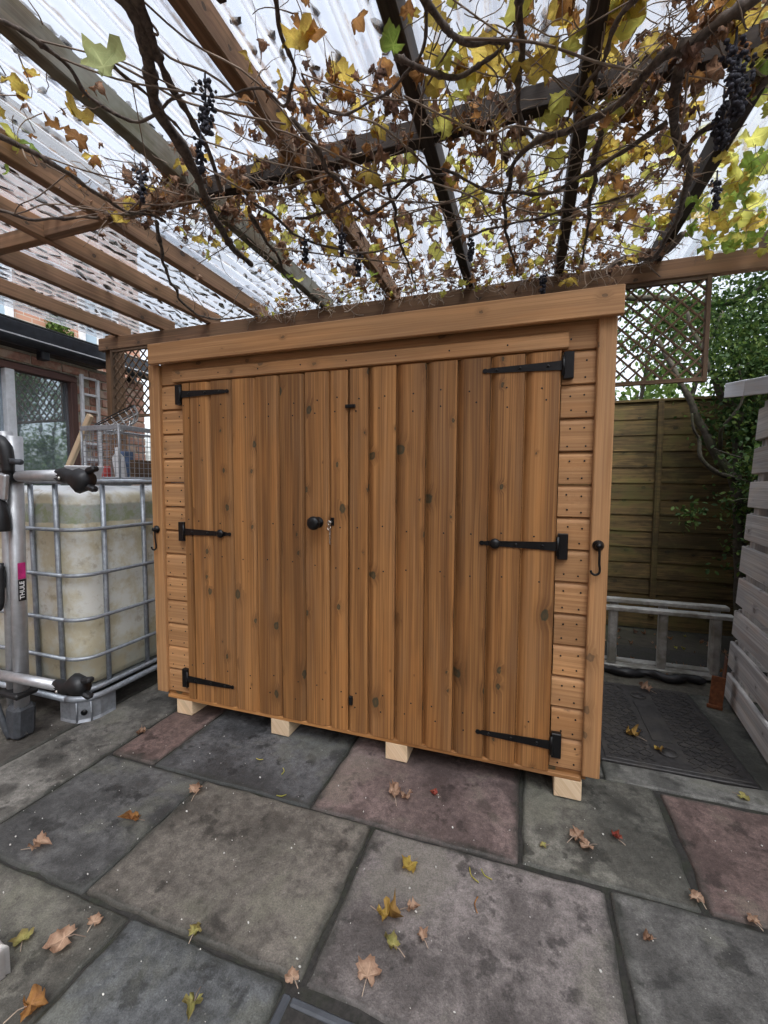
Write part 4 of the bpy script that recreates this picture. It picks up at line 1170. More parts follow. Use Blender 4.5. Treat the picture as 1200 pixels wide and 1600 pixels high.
limb([(3.22, 2.12, -0.05), (3.20, 2.12, 0.5), (3.13, 2.10, 1.14), (3.03, 2.1, 1.33), (2.955, 2.1, 1.47), (2.85, 2.1, 1.70), (2.76, 2.12, 1.90), (2.62, 2.2, 2.25)], 0.048, 0.014, tree, 'trunk')
limb([(3.13, 2.10, 1.14), (3.11, 2.1, 1.65), (3.02, 2.1, 1.79), (2.955, 2.1, 1.93), (2.90, 2.12, 2.10), (2.80, 2.2, 2.45)], 0.036, 0.011, tree)
limb([(3.12, 2.08, 1.20), (2.97, 2.05, 1.25), (2.89, 2.03, 1.34), (2.875, 2.03, 1.47), (2.82, 2.0, 1.55), (2.80, 2.0, 1.66)], 0.020, 0.007, tree)
limb([(3.18, 2.1, 0.95), (3.28, 2.0, 1.4), (3.24, 1.95, 1.8), (3.32, 2.05, 2.4), (3.25, 2.1, 2.9)], 0.045, 0.015, tree)
limb([(3.9, 2.4, 2.3), (3.60, 2.55, 2.76), (3.29, 2.6, 2.647), (3.10, 2.6, 2.612), (2.80, 2.6, 2.69), (2.32, 2.6, 2.77), (1.9, 2.6, 2.75)], 0.034, 0.022, tree)
limb([(3.02, 2.1, 1.4), (2.98, 1.95, 1.55), (3.05, 1.9, 1.75), (3.0, 1.85, 1.95)], 0.014, 0.006, tree)
crown('crown', [(3.25, 1.80, 1.25, .24, .7), (3.28, 2.0, 1.0, .22, .8), (3.2, 2.15, 1.6, .24, 1.0), (3.40, 2.0, 0.6, .25, .8), (3.02, 1.64, 1.30, .10, .08), (3.10, 2.0, 1.95, .22, .8), (3.45, 2.0, 1.6, .35, 1.0), (3.55, 2.1, 2.1, .4, 1.3), (3.3, 2.25, 2.55, .38, 1.2), (3.7, 2.0, 2.6, .4, 1.2), (3.0, 2.5, 2.5, .3, .55), (3.55, 1.85, 0.8, .35, 1.0), (3.15, 2.1, 2.2, .22, .45), (3.4, 2.3, 3.0, .4, .8), (2.75, 1.78, 0.95, .10, .05)], 1500, 0.022, 0.046, [M['ever'], M['ever2']], tree, 3)
for p in [((3.2, 1.78, 1.20), (3.02, 1.66, 1.30), (2.90, 1.60, 1.34), (2.80, 1.58, 1.38)), ((3.2, 1.75, 1.15), (3.0, 1.6, 1.18), (2.86, 1.55, 1.22)), ((3.25, 1.8, 1.0), (3.05, 1.62, 1.06), (2.88, 1.52, 1.05))]:
    limb(p, 0.006, 0.003, tree, 'twig', 'bark', 5)
hedge = thing('hedge', 'tall leafy green hedge beyond the fence with bright gaps of sky', 'hedge', (2.8, 3.8, 0))
for p in [((2.2, 3.6, -.05), (2.25, 3.6, 1.2), (2.1, 3.6, 2.6)), ((2.9, 3.9, -.05), (2.8, 3.9, 1.3), (3.0, 3.8, 3.0)), ((3.8, 3.7, -.05), (3.7, 3.7, 1.5), (3.9, 3.7, 3.0)), ((2.5, 3.4, 0.0), (2.6, 3.3, 1.5), (2.3, 3.2, 2.7)), ((3.3, 3.4, 0.0), (3.2, 3.4, 1.8), (3.4, 3.3, 2.8))]:
    limb(p, 0.04, 0.014, hedge, 'stem')
hc = []
rs = random.Random(21)
for i in range(44):
    hc.append((rs.uniform(1.5, 4.8), rs.uniform(3.1, 4.2), rs.uniform(0.7, 3.05), rs.uniform(.22, .42), rs.uniform(.35, .9)))
crown('foliage', hc, 850, 0.028, 0.062, [M['ever2'], M['ever']], hedge, 8)
hedge2 = thing('far_hedge', 'pale distant greenery low behind the fence', 'hedge', (3.5, 8.0, 0))
limb([(3.5, 8, -.05), (3.5, 8, 1.5), (3.7, 8, 3)], .1, .03, hedge2, 'stem')
crown('foliage', [(rs.uniform(0.0, 8.5), rs.uniform(7.6, 8.6), rs.uniform(0.3, 3.1), .6, 1) for i in range(24)], 260, 0.09, 0.17, [M['ever2']], hedge2, 9)

# ================================================================== LADDER, MANHOLE, BAG, BRACKET
lad = thing('extension_ladder', 'weathered double section aluminium ladder lying on its edge below the fence', 'ladder', (2.1, 1.36, 0))
for y, zb, zt in ((1.315, 0.034, 0.372), (1.395, 0.036, 0.405)):
    sec = box('rail', 0.75, 2.855, y - 0.030, y + 0.030, zt, zt + 0.026, M['oldalu'], lad, 0.004)
    box('rail', 0.75, 2.80, y - 0.030, y + 0.030, zb - 0.028, zb, M['oldalu'], lad, 0.004)
    for k in range(8):
        x = 2.775 - 0.272 * k + (0.018 if y > 1.35 else 0)
        box('rung', x - 0.024, x + 0.024, y - 0.016, y + 0.016, zb - 0.002, zt + 0.002, M['oldalu'], lad, 0.008)
mh = thing('manhole_cover', 'square black cast iron manhole cover with chequer tread and lifting slots', 'manhole cover', (2.29, 0.69, 0))
X0, X1, Y0, Y1 = 2.03, 2.565, 0.30, 1.075
box('frame', X0 - 0.006, X1 + 0.006, Y0 - 0.006, Y1 + 0.006, -0.04, 0.004, M['castiron'], mh, 0.003)
box('plate', X0 + 0.012, X1 - 0.012, Y0 + 0.012, Y1 - 0.012, 0.0, 0.008, M['castiron'], mh, 0.002)
bars = []
i = 0
for gx in np.arange(X0 + 0.045, X1 - 0.03, 0.030):
    for gy in np.arange(Y0 + 0.045, Y1 - 0.03, 0.030):
        i += 1
        if abs(gx - 2.30) < 0.055: continue
        a = math.pi / 4 if (round((gx + gy) / 0.03)) % 2 else -math.pi / 4
        L, W = 0.0135, 0.0052
        c, s = math.cos(a), math.sin(a)
        v = []
        for z in (0.0075, 0.0110):
            for dx, dy in ((-L, -W), (L, -W), (L, W), (-L, W)): v.append((gx + dx * c - dy * s, gy + dx * s + dy * c, z))
        bars.append((v, [[4, 5, 6, 7], [0, 1, 5, 4], [1, 2, 6, 5], [2, 3, 7, 6], [3, 0, 4, 7]]))
V, F = join(bars)
tb = add('tread_pattern', mk('tread_pattern', V, F, M['castiron']), mh); tb['kind'] = 'stuff'
box('key_plate', 2.262, 2.338, 0.50, 0.86, 0.0085, 0.0125, M['castiron'], mh, 0.002)
for y in (0.42, 0.94):
    ring = [(2.30 + 0.034 * math.sin(a), y + 0.034 * math.cos(a), 0.011) for a in np.linspace(0, 2 * math.pi, 21)]
    tube('lifting_ring', ring, 0.0045, M['castiron'], mh, 6)
    latheobj('lifting_recess', [(0.030, 0.0), (0.030, 0.0042)], M['castiron'], mh, (2.30, y, 0.0075), 20, 'Z')
bp = []
for k in range(13):
    x = 2.10 + 0.60 * k / 12
    bp.append((x, 1.215 + 0.02 * math.sin(k * 1.3), 0.026 + 0.004 * math.sin(k * 2.1)))
P = smoothpath(bp, 2)
V, F = tube_data([Vector(p) for p in P], [0.025 * (1 + .3 * mnoise.noise(Vector(p) * 12)) * (0.4 if i in (0, len(P) - 1) else 1) for i, p in enumerate(P)], 12)
V = [Vector(v) + Vector([0.010 * mnoise.noise(Vector(v) * 34 + Vector((a * 5, 0, 0))) for a in range(3)]) for v in V]
V = [Vector((v.x, v.y, max(v.z, 0.001))) for v in V]
tag(add('plastic_sack', mk('plastic_sack', V, F, M['bag'], True)), 'crumpled black plastic roll lying under the ladder', 'plastic sack')
br = thing('rusty_bracket', 'rusty orange steel angle standing between the ladder and the slatted box', 'bracket', (2.645, 0.945, 0))
fr = mat4((2.645, 0.945, 0.0), (0, R(3), R(-12)))
box('flange', -0.022, 0.036, -0.004, 0.004, 0.001, 0.17, M['rust'], br, 0.002, fr)
box('flange', 0.030, 0.036, 0.0045, 0.06, 0.001, 0.27, M['rust'], br, 0.002, fr)
box('rib', -0.030, 0.036, -0.016, -0.0042, 0.001, 0.020, M['rust'], br, 0.002, fr)

# ================================================================== SLATTED BOX
pb = thing('slatted_store', 'weathered grey slatted timber store with pale sloping lid at the right edge', 'timber store', (2.70, 0.60, 0))
fa = mat4((2.742, 1.085, 0.0), (0, R(2.7), 0)) @ mat4((0, 0, 0), (0, 0, math.atan2(2.742 - 2.655, 1.085 - 0.43)*-1))
# local frame: -Y runs along the front towards the camera, +X into the box
zs = [0.012 + 0.1715 * k for k in range(9)]
for i, z in enumerate(zs):
    e = random.uniform(-0.012, 0.012)
    box('slat', 0.0, 0.020, -0.95, 0.0 + e, z, z + 0.135 + random.uniform(-.008, .004) + (0.022 if i == 8 else 0), M['palletY'], pb, 0.004, fa, (random.uniform(-.004, .004), 0, 0))
    box('end_slat', 0.021, 0.70, -0.002, 0.018, z, z + 0.141 - (0.03 if i == 8 else 0), M['palletX'], pb, 0.004, fa)
for y in (-0.075, -0.50, -0.92):
    box('upright', 0.021, 0.085, y - 0.04, y + 0.04, 0.002, 1.50, M['palletZ'], pb, 0.004, fa)
box('upright', 0.60, 0.69, -0.90, -0.82, 0.002, 1.60, M['palletZ'], pb, 0.004, fa)
box('head_rail', 0.022, 0.040, -0.95, -0.002, 1.50, 1.585, M['palletY'], pb, 0.003, fa)
box('back_panel', 0.70, 0.715, -0.95, 0.0, 0.01, 1.53, M['palletY'], pb, 0.004, fa)
fl = mat4((2.70, 1.185, 1.665), (R(8.5), 0, R(-5)))
box('lid_edge', 0.0, 0.020, -1.02, -0.305, -0.040, 0.034, M['lid'], pb, 0.003, fl)
box('lid_edge', 0.0, 0.020, -0.300, 0.0, -0.040, 0.036, M['lid'], pb, 0.003, fl)
for k in range(5):
    box('lid_board', 0.0215 + k * 0.155, 0.0215 + k * 0.155 + 0.150, -1.02, 0.0, 0.004, 0.024, M['lid'], pb, 0.003, fl)

# ================================================================== CAGED WATER TANK
def rrect(x0, x1, y0, y1, r, z, seg=6, closed=True):
    P = []
    for cx, cy, a0 in ((x1 - r, y0 + r, -90), (x1 - r, y1 - r, 0), (x0 + r, y1 - r, 90), (x0 + r, y0 + r, 180)):
        for k in range(seg + 1):
            a = R(a0 + 90 * k / seg)
            P.append(Vector((cx + r * math.cos(a), cy + r * math.sin(a), z)))
    if closed: P.append(P[0].copy())
    return P
ibc = thing('caged_water_tank', 'square stained white plastic water tank in a grey tube cage left of the shed', 'water tank', (-0.77, 0.38, 0))
TX0, TX1, TY0, TY1 = -1.265, -0.265, -0.225, 0.975
# plastic bottle, lofted from rounded rings
rings = [(0.150, 0.10), (0.152, 0.05), (0.19, 0.030), (0.40, 0.026), (0.62, 0.022), (0.90, 0.026), (1.03, 0.030), (1.085, 0.045), (1.115, 0.09), (1.128, 0.20)]
tv, tf = [], []
oz = 0.62
for z, ins in rings:
    for p in rrect(TX0 + ins, TX1 - ins, TY0 + ins, TY1 - ins, 0.10, z, 6, False):
        bul = 0.006 * mnoise.noise(Vector((p.x * 6, p.y * 6, z * 6)))
        tv.append((p.x + bul + 0.77, p.y + bul - 0.38, z - oz))
m = len(tv) // len(rings)
for l in range(len(rings) - 1):
    for i in range(m):
        tf.append([l * m + i, l * m + (i + 1) % m, (l + 1) * m + (i + 1) % m, (l + 1) * m + i])
tf.append(list(range(m))[::-1]); tf.append([(len(rings) - 1) * m + i for i in range(m)])
bottle = add('bottle', mk('bottle', tv, tf, M['tank'], True), ibc, (-0.77, 0.38, oz))
latheobj('filler_cap', [(0.085, 0.0), (0.09, 0.004), (0.09, 0.030), (0.07, 0.036)], M['black'], bottle, (-0.95, 0.55, 1.127), 20, 'Z')
for z, r in ((1.150, 0.0125), (0.925, 0.0095), (0.708, 0.0095), (0.495, 0.0095), (0.305, 0.0095), (0.150, 0.011)):
    P = rrect(TX0 - 0.002, TX1 + 0.002, TY0 - 0.002, TY1 + 0.002, 0.10, z, 6)
    tube('cage_rail', P, r, M['galv'], ibc, 8)
def vbar(x, y):
    tube('cage_bar', [(x, y, 0.135), (x, y, 0.55), (x, y, 1.145)], 0.0115, M['galv'], ibc, 8)
for x in (-0.415, -0.585, -0.755, -0.925, -1.095):
    vbar(x, TY0 + 0.014); vbar(x, TY1 - 0.014)
for y in (-0.080, 0.150, 0.375, 0.600, 0.825):
    vbar(TX1 - 0.014, y); vbar(TX0 + 0.014, y)
for y in (0.15, 0.62):
    tube('cage_top_bar', [(TX0, y, 1.158), (TX1, y, 1.158)], 0.010, M['galv'], ibc, 8)
P = rrect(TX0 - 0.010, TX1 + 0.010, TY0 - 0.010, TY1 + 0.010, 0.11, 0.112, 6)
tube('pallet_rail', P, 0.015, M['galv'], ibc, 8)
box('pallet_deck', TX0 + 0.02, TX1 - 0.02, TY0 + 0.02, TY1 - 0.02, 0.124, 0.140, M['galv'], ibc, 0.003)
def foot(cx, cy, sx, sy):
    """pressed steel corner foot: an L of sheet round the corner with a black disc for the dark of a hole"""
    pts = [(-0.155, 0.0), (-0.085, 0.0), (-0.05, 0.008), (-0.012, 0.045), (0.0, 0.085), (0.0, 0.165)]
    V, F = [], []
    n = len(pts)
    for z, o in ((0.0, 0.006), (0.012, 0.0), (0.095, 0.0), (0.110, -0.006)):
        for a, b in pts:
            V.append((cx + sx * (a + o), cy + sy * (b - o), z))
    for z, o in ((0.110, -0.012), (0.0, -0.012)):
        for a, b in pts:
            V.append((cx + sx * (a + o), cy + sy * (b - o), z))
    for l in range(6):
        for i in range(n - 1):
            l2 = (l + 1) % 6
            F.append([l * n + i, l * n + i + 1, l2 * n + i + 1, l2 * n + i])
    F += [[l * n for l in range(6)][::-1], [l * n + n - 1 for l in range(6)]]
    ft = add('pallet_foot', mk('pallet_foot', V, F, M['galv']), ibc)
    d = Vector((sx * 0.62, -sy * 0.78, 0)).normalized()
    c = Vector((cx - sx * 0.028, cy + sy * 0.024, 0.048)) + d * 0.004
    ang = math.atan2(d.y, d.x)
    latheobj('foot_hole_dark', [(0.014, -0.004), (0.014, 0.0)], M['iron'], ft, c, 14, 'X', (0, 0, ang))  # flat black disc stands in for the shade inside a hole
    for k in (-0.03, 0.03):
        t = Vector((-d.y, d.x, 0))
        tube('foot_rib', [c + t * k + Vector((0, 0, -0.044)), c + t * k + Vector((0, 0, 0.052))], 0.004, M['galv'], ft, 6)
foot(TX1 + 0.008, TY0 - 0.008, 1, 1); foot(TX0 - 0.008, TY0 - 0.008, -1, 1); foot(TX1 + 0.008, TY1 + 0.008, 1, -1); foot(TX0 - 0.008, TY1 + 0.008, -1, -1)

# ================================================================== WIRE CRATE AND WHAT LIES ON THE TANK
CZ = 1.170
crate = thing('wire_crate', 'grey wire mesh crate standing on top of the caged water tank', 'wire crate', (-0.62, 0.45, CZ))
cx0, cx1, cy0, cy1, cz0, cz1 = -0.785, -0.495, 0.20, 0.72, CZ, 1.470
for pts in ([(cx0, cy0), (cx1, cy0), (cx1, cy1), (cx0, cy1), (cx0, cy0)],):
    tube('rim', [(x, y, cz1) for x, y in pts], 0.007, M['mesh'], crate, 6)
    tube('base_rim', [(x, y, cz0 + 0.006) for x, y in pts], 0.005, M['mesh'], crate, 6)
for x, y in ((cx0, cy0), (cx1, cy0), (cx1, cy1), (cx0, cy1)):
    tube('corner_post', [(x, y, cz0), (x, y, cz1)], 0.0065, M['mesh'], crate, 6)
box('rim_band', cx0, cx1, cy0 - 0.007, cy0 - 0.003, cz1 - 0.022, cz1 + 0.004, M['mesh'], crate, 0.001)
box('rim_band', cx1 + 0.003, cx1 + 0.007, cy0, cy1, cz1 - 0.022, cz1 + 0.004, M['mesh'], crate, 0.001)
def meshface(f, u0, u1, v0, v1, pu=0.032, pv=0.032):
    ds = []
    for u in np.arange(u0 + pu, u1 - 0.004, pu): ds.append(tube_data([f(u, v0), f(u, v1)], 0.0017, 4, False))
    for v in np.arange(v0 + pv, v1 - 0.004, pv): ds.append(tube_data([f(u0, v), f(u1, v)], 0.0017, 4, False))
    V, F = join(ds)
    add('wire_mesh', mk('wire_mesh', V, F, M['mesh']), crate)
meshface(lambda u, v: (u, cy0, v), cx0, cx1, cz0, cz1)
meshface(lambda u, v: (u, cy1, v), cx0, cx1, cz0, cz1)
meshface(lambda u, v: (cx0, u, v), cy0, cy1, cz0, cz1)
meshface(lambda u, v: (cx1, u, v), cy0, cy1, cz0, cz1)
meshface(lambda u, v: (u, v, cz0 + 0.004), cx0, cx1, cy0, cy1)
tag(latheobj('tin', [(0.030, 0.0), (0.032, 0.004), (0.032, 0.065), (0.028, 0.068)], M['red'], None, (-0.70, 0.27, CZ + 0.0065), 18, 'Z'), 'red tin inside the wire crate', 'tin')
tag(latheobj('bottle', [(0.030, 0.0), (0.032, 0.01), (0.032, 0.12), (0.012, 0.15), (0.012, 0.18)], M['white'], None, (-0.605, 0.30, CZ + 0.0065), 16, 'Z', (R(8), 0, 0)), 'white plastic bottle leaning inside the wire crate', 'bottle')
M['blue'] = plain('blue_label', (0.10, 0.15, 0.26), 0.6, 0.0, 0.5, 25)
tag(box('carton', -0.70, -0.65, 0.36, 0.43, CZ + 0.0065, CZ + 0.17, M['blue'], None, 0.004), 'small blue carton inside the wire crate', 'carton')
tag(box('wood_offcut', -0.585, -0.535, 0.34, 0.66, CZ + 0.0065, CZ + 0.115, M['latticeY'], None, 0.004), 'brown timber offcut inside the wire crate', 'timber')
tub = thing('plastic_tub', 'white plastic tub lying on the front corner of the caged tank', 'tub', (-0.37, -0.08, 1.14))
latheobj('bowl', [(0.05, 0.0), (0.062, 0.004), (0.078, 0.085), (0.082, 0.088), (0.082, 0.094), (0.072, 0.094), (0.056, 0.012)], M['white'], tub, (-0.40, -0.075, 1.135), 22, 'Z')
# wire basket tipped over on the crate
bk = thing('wire_basket', 'tipped oval wire basket on top of the crate', 'basket', (-0.70, 0.38, 1.475))
bfm = mat4((-0.715, 0.38, 1.535), (R(28), R(-24), R(15)))
tube('rim_wire', [(0.135 * math.cos(a), 0.10 * math.sin(a), 0.03) for a in np.linspace(0, 2 * math.pi, 33)], 0.004, M['iron'], bk, 6, bfm)
for k in range(18):
    a = math.pi * 2 * k / 18
    P = [(0.135 * math.cos(a) * c, 0.10 * math.sin(a) * c, z) for c, z in ((1, 0.03), (0.97, 0.0), (0.85, -0.035), (0.6, -0.058), (0.2, -0.066))]
    tube('rib_wire', P, 0.0034, M['wire'], bk, 5, bfm)
for c, z in ((0.93, -0.015), (0.72, -0.05), (0.2, -0.066)):
    tube('hoop_wire', [(0.135 * c * math.cos(a), 0.10 * c * math.sin(a), z) for a in np.linspace(0, 2 * math.pi, 25)], 0.0034, M['wire'], bk, 5, bfm)
box('wood_offcut', -0.10, 0.10, -0.05, 0.0, -0.01, 0.01, M['trimX'], None, 0.003, mat4((-0.70, 0.56, 1.488), (0, 0, R(70))))
tag(bpy.data.objects[list(WM)[-1]], 'orange timber offcut on the crate behind the wire basket', 'timber')
stick = box('timber_stick', -0.018, 0.018, -0.012, 0.012, 0.0, 0.46, M['newZ'], None, 0.003, mat4((-1.09, 0.30, 1.172), (0, R(33), 0)))
tag(stick, 'pale timber stick leaning between the tank and the crate', 'timber')

# ================================================================== BIKE CARRIER
rack = thing('bike_carrier', 'folded silver tube bike carrier with black clamps standing in front of the water tank', 'bike carrier', (-0.45, -0.38, 0))
RF = mat4((-0.455, -0.385, 0.0), (0, R(1.9), 0))
def oval_tube(name, x, y, z0, z1, rx_, ry_, mat):
    pr = [(rx_ * math.cos(a), ry_ * math.sin(a)) for a in np.linspace(0, 2 * math.pi, 17)[:-1]]
    me = extrude(name, pr, z1 - z0, 'Z', mat, True)
    for p in me.polygons:
        if len(p.vertices) > 4: p.use_smooth = False
    return add(name, me, rack, (x, y, z0), (0, 0, 0), RF)
oval_tube('upright', -0.032, 0.0, 0.012, 1.365, 0.021, 0.025, M['alu'])
up2 = oval_tube('upright', 0.030, -0.004, 0.02, 1.345, 0.022, 0.030, M['alu'])
box('foot', -0.03, 0.055, -0.045, 0.045, 0.001, 0.16, M['rubber'], rack, 0.018, RF, (0, R(4), 0))
box('foot_cap', -0.065, 0.064, -0.048, 0.048, 0.195, 0.222, M['black'], rack, 0.008, RF)
# top clamp: a bent black arm
cl = smoothpath([(-0.16, -0.02, 1.315), (-0.05, -0.038, 1.322), (0.015, -0.040, 1.310), (0.042, -0.040, 1.26), (0.046, -0.040, 1.19)], 4)
tube('clamp_arm', cl, [0.030, 0.031, 0.031, 0.031, 0.031, 0.030, 0.030, 0.029, 0.028, 0.027, 0.026, 0.025, 0.024, 0.024, 0.023, 0.022, 0.022], M['black'], rack, 10, RF)
box('clamp_strap', -0.20, 0.075, -0.052, -0.030, 1.222, 1.250, M['black'], rack, 0.005, RF)
tube('strap_pin', [(0.072, -0.04, 1.237), (0.125, -0.04, 1.235)], 0.012, M['rubber'], rack, 10, RF)
box('lever_plate', 0.006, 0.060, -0.066, -0.044, 1.075, 1.185, M['alu'], rack, 0.006, RF, (0, R(8), 0))
lg = smoothpath([(-0.035, -0.055, 1.145), (-0.040, -0.062, 1.115), (0.0, -0.066, 1.07), (0.030, -0.066, 1.01), (0.032, -0.064, 0.945)], 4)
tube('lever_grip', lg, [0.012 + 0.022 * min(1, i / 9) for i in range(len(lg))], M['black'], rack, 10, RF)
def crossbar(x0, x1, y, z, r, zslope, endflare):
    b = tube('crossbar', [(x0, y, z), (x1, y, z + zslope)], r, M['alu'], rack, 14)
    # moulded black end: a collar that flares into an open hook
    prof = [(0.0, 1.12, 0.0), (0.03, 1.2, 0.0), (0.055, 1.25, -0.004), (0.085, 1.6, -0.014 * endflare), (0.115, 1.95, -0.022 * endflare), (0.15, 2.0, -0.022 * endflare), (0.172, 1.5, -0.016 * endflare)]
    V, F = [], []
    n = 12
    for dx, k, dz in prof:
        for q in range(n):
            a = 2 * math.pi * q / n
            V.append((dx, r * k * 0.85 * math.cos(a), dz + r * k * math.sin(a) * (1.0 + 0.16 * math.sin(7 * dx * 40))))
    for l in range(len(prof) - 1):
        for q in range(n):
            F.append([l * n + q, l * n + (q + 1) % n, (l + 1) * n + (q + 1) % n, (l + 1) * n + q])
    F.append(list(range(n))[::-1]); F.append([(len(prof) - 1) * n + q for q in range(n)])
    e = add('end_hook', mk('end_hook', V, F, M['black'], True), rack, (x1 - 0.025, y, z + zslope))
    latheobj('rivet', [(0.0, 0.0), (0.007, 0.0), (0.006, -0.004), (0.0, -0.005)], M['steel'], e, (x1 + 0.012, y - r * 1.02, z + zslope - 0.012), 10)
    add('hook_prong', cbox(0.05, 0.030, 0.022, 0.008, M['black']), e, (x1 + 0.160, y, z + zslope + (0.022 if endflare > 0 else 0.050)), (0, R(-14), 0))
    add('hook_prong', cbox(0.045, 0.030, 0.022, 0.008, M['black']), e, (x1 + 0.155, y, z + zslope - (0.050 if endflare > 0 else 0.012)), (0, R(18), 0))
    return b
crossbar(-0.335, -0.075, -0.405, 1.172, 0.0235, 0.004, 1)
crossbar(-0.62, -0.125, -0.420, 0.288, 0.0215, 0.012, -1)
box('bracket', -0.062, 0.062, -0.05, 0.04, 1.150, 1.196, M['black'], rack, 0.008, RF)
tube('lower_arm', smoothpath([(-0.60, -0.40, 0.22), (-0.52, -0.43, 0.16), (-0.47, -0.43, 0.06), (-0.46, -0.42, 0.012)], 4), 0.013, M['rubber'], rack, 8)
tube('side_hook', smoothpath([(-0.075, -0.045, 0.74), (-0.085, -0.05, 0.66), (-0.07, -0.05, 0.60), (-0.02, -0.05, 0.60), (-0.005, -0.05, 0.66), (-0.005, -0.05, 0.80)], 4), 0.012, M['black'], rack, 8, RF)
box('side_pad', -0.125, 0.000, -0.062, -0.030, 0.68, 0.79, M['black'], rack, 0.010, RF)
# sticker with lettering on the side of the front tube
stk = box('sticker', 0.0512, 0.0528, -0.019, 0.011, 0.632, 0.726, M['black'], up2, 0.0004, RF)
box('sticker_stripe', 0.0512, 0.0528, -0.019, 0.011, 0.728, 0.800, M['pink'], up2, 0.0004, RF)
fc = bpy.data.curves.new('lettering', 'FONT')
fc.body = 'THULE'; fc.size = 0.026; fc.align_x = 'CENTER'; fc.align_y = 'CENTER'; fc.extrude = 0.0003; fc.offset = 0.0004
fo = bpy.data.objects.new('lettering_tmp', fc)
COL.objects.link(fo)
bpy.context.view_layer.update()
fm = bpy.data.meshes.new_from_object(fo.evaluated_get(bpy.context.evaluated_depsgraph_get()))
bpy.data.objects.remove(fo)
fm.materials.clear(); fm.materials.append(M['ink'])
lt = bpy.data.objects.new('lettering', fm)
# letters face +X and read upwards
_link(lt, stk, RF @ mat4((0.0533, -0.004, 0.679)) @ Matrix(((0, 0, 1, 0), (0, -1, 0, 0), (1, 0, 0, 0), (0, 0, 0, 1))).to_4x4() @ Matrix(((1, 0, 0, 0), (0, 1, 0, 0), (0, 0, 1, 0), (0, 0, 0, 1))))

# ================================================================== BRICK OUTBUILDING (left)
ob = thing('brick_outbuilding', 'low red brick outbuilding with brown framed window and black gutter at the left edge', 'building', (-2.6, 0.4, 0))
WX = -1.900
WY0, WY1, WZ0, WZ1 = 0.02, 1.00, 1.05, 2.025
box('wall_core', WX - 0.10, WX - 0.012, -0.80, WY0, 0, 2.13, M['mortar'], ob, 0.001)
box('wall_core', WX - 0.10, WX - 0.012, WY1, 1.664, 0, 2.13, M['mortar'], ob, 0.001)
box('wall_core', WX - 0.10, WX - 0.012, WY0, WY1, 0, WZ0 - 0.03, M['mortar'], ob, 0.001)
box('wall_core', WX - 0.10, WX - 0.012, WY0, WY1, WZ1 + 0.01, 2.13, M['mortar'], ob, 0.001)
bmesh_ = cbox(0.10, 0.214, 0.064, 0.004, M['brick'], 'brick')
bhalf = cbox(0.10, 0.101, 0.064, 0.004, M['brick'], 'brick')
for r in range(28):
    z = 0.0375 + r * 0.0755
    y = -0.80 + (0.1125 if r % 2 else 0)
    while y < 1.60:
        y0, y1 = y, y + 0.214
        inwin = z > WZ0 - 0.04 and z < WZ1
        if inwin and y1 > WY0 and y0 < WY1:
            if y0 < WY0 - 0.11: add('brick', bhalf, ob, (WX - 0.05, y0 + 0.0505, z))
            elif y1 > WY1 + 0.09: add('brick', bhalf, ob, (WX - 0.05, y1 - 0.0505, z))
        elif y0 < 1.57 and y1 > 1.67:
            add('brick', bhalf, ob, (WX - 0.05, y0 + 0.0505, z))
        elif y1 <= 1.67:
            add('brick', bmesh_, ob, (WX - 0.05 + random.uniform(-.002, .002), (y0 + y1) / 2, z))
        y += 0.225
win = box('window', WX - 0.075, WX + 0.008, WY0, WY1, WZ1 - 0.052, WZ1 - 0.002, M['frameY'], ob, 0.004)
for y in (WY0, WY1 - 0.052):
    box('frame_stile', WX - 0.075, WX + 0.006, y, y + 0.052, WZ0 + 0.03, WZ1 - 0.053, M['frameZ'], win, 0.004)
box('mullion', WX - 0.075, WX + 0.010, 0.475, 0.535, WZ0 + 0.03, WZ1 - 0.053, M['whitemetal'], win, 0.004)
box('sill', WX - 0.075, WX + 0.05, WY0 - 0.03, WY1 + 0.03, WZ0 - 0.028, WZ0 + 0.028, M['frameY'], win, 0.004)
for y0, y1 in ((WY0 + 0.053, 0.474), (0.536, WY1 - 0.053)):
    box('pane', WX - 0.040, WX - 0.036, y0, y1, WZ0 + 0.029, WZ1 - 0.053, M['glass'], win, 0.0005)
# dark room behind the glass
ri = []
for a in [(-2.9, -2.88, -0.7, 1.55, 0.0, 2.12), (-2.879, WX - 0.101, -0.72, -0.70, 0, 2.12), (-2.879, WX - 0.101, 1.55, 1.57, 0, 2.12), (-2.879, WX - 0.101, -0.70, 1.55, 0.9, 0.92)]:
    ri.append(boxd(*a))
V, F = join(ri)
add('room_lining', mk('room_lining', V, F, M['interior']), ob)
box('fascia', WX - 0.10, WX + 0.055, -3.25, 1.72, 2.215, 2.318, M['gutter'], ob, 0.006)
box('trim_strip', WX + 0.056, WX + 0.062, -3.25, 1.72, 2.203, 2.220, M['whitemetal'], ob, 0.001)
gp = [(0.062 + 0.052 * math.cos(a), 0.052 * math.sin(a)) for a in np.linspace(math.pi, 2 * math.pi, 11)]
gp += [(0.062 + 0.047 * math.cos(a), 0.047 * math.sin(a)) for a in np.linspace(2 * math.pi, math.pi, 11)]
add('gutter', extrude('gutter', gp, 4.95, 'Y', M['gutter'], False), ob, (WX, -3.25, 2.195))
for y in (-0.2, 0.72, 1.5):
    box('gutter_bracket', WX + 0.001, WX + 0.07, y - 0.03, y + 0.03, 2.085, 2.150, M['gutter'], ob, 0.006)
box('roof', -3.4, WX + 0.05, -3.25, 1.72, 2.320, 2.335, M['felt'], ob, 0.003)
box('ceiling', -2.9, WX - 0.102, -0.8, 1.62, 2.131, 2.16, M['interior'], ob, 0.003)

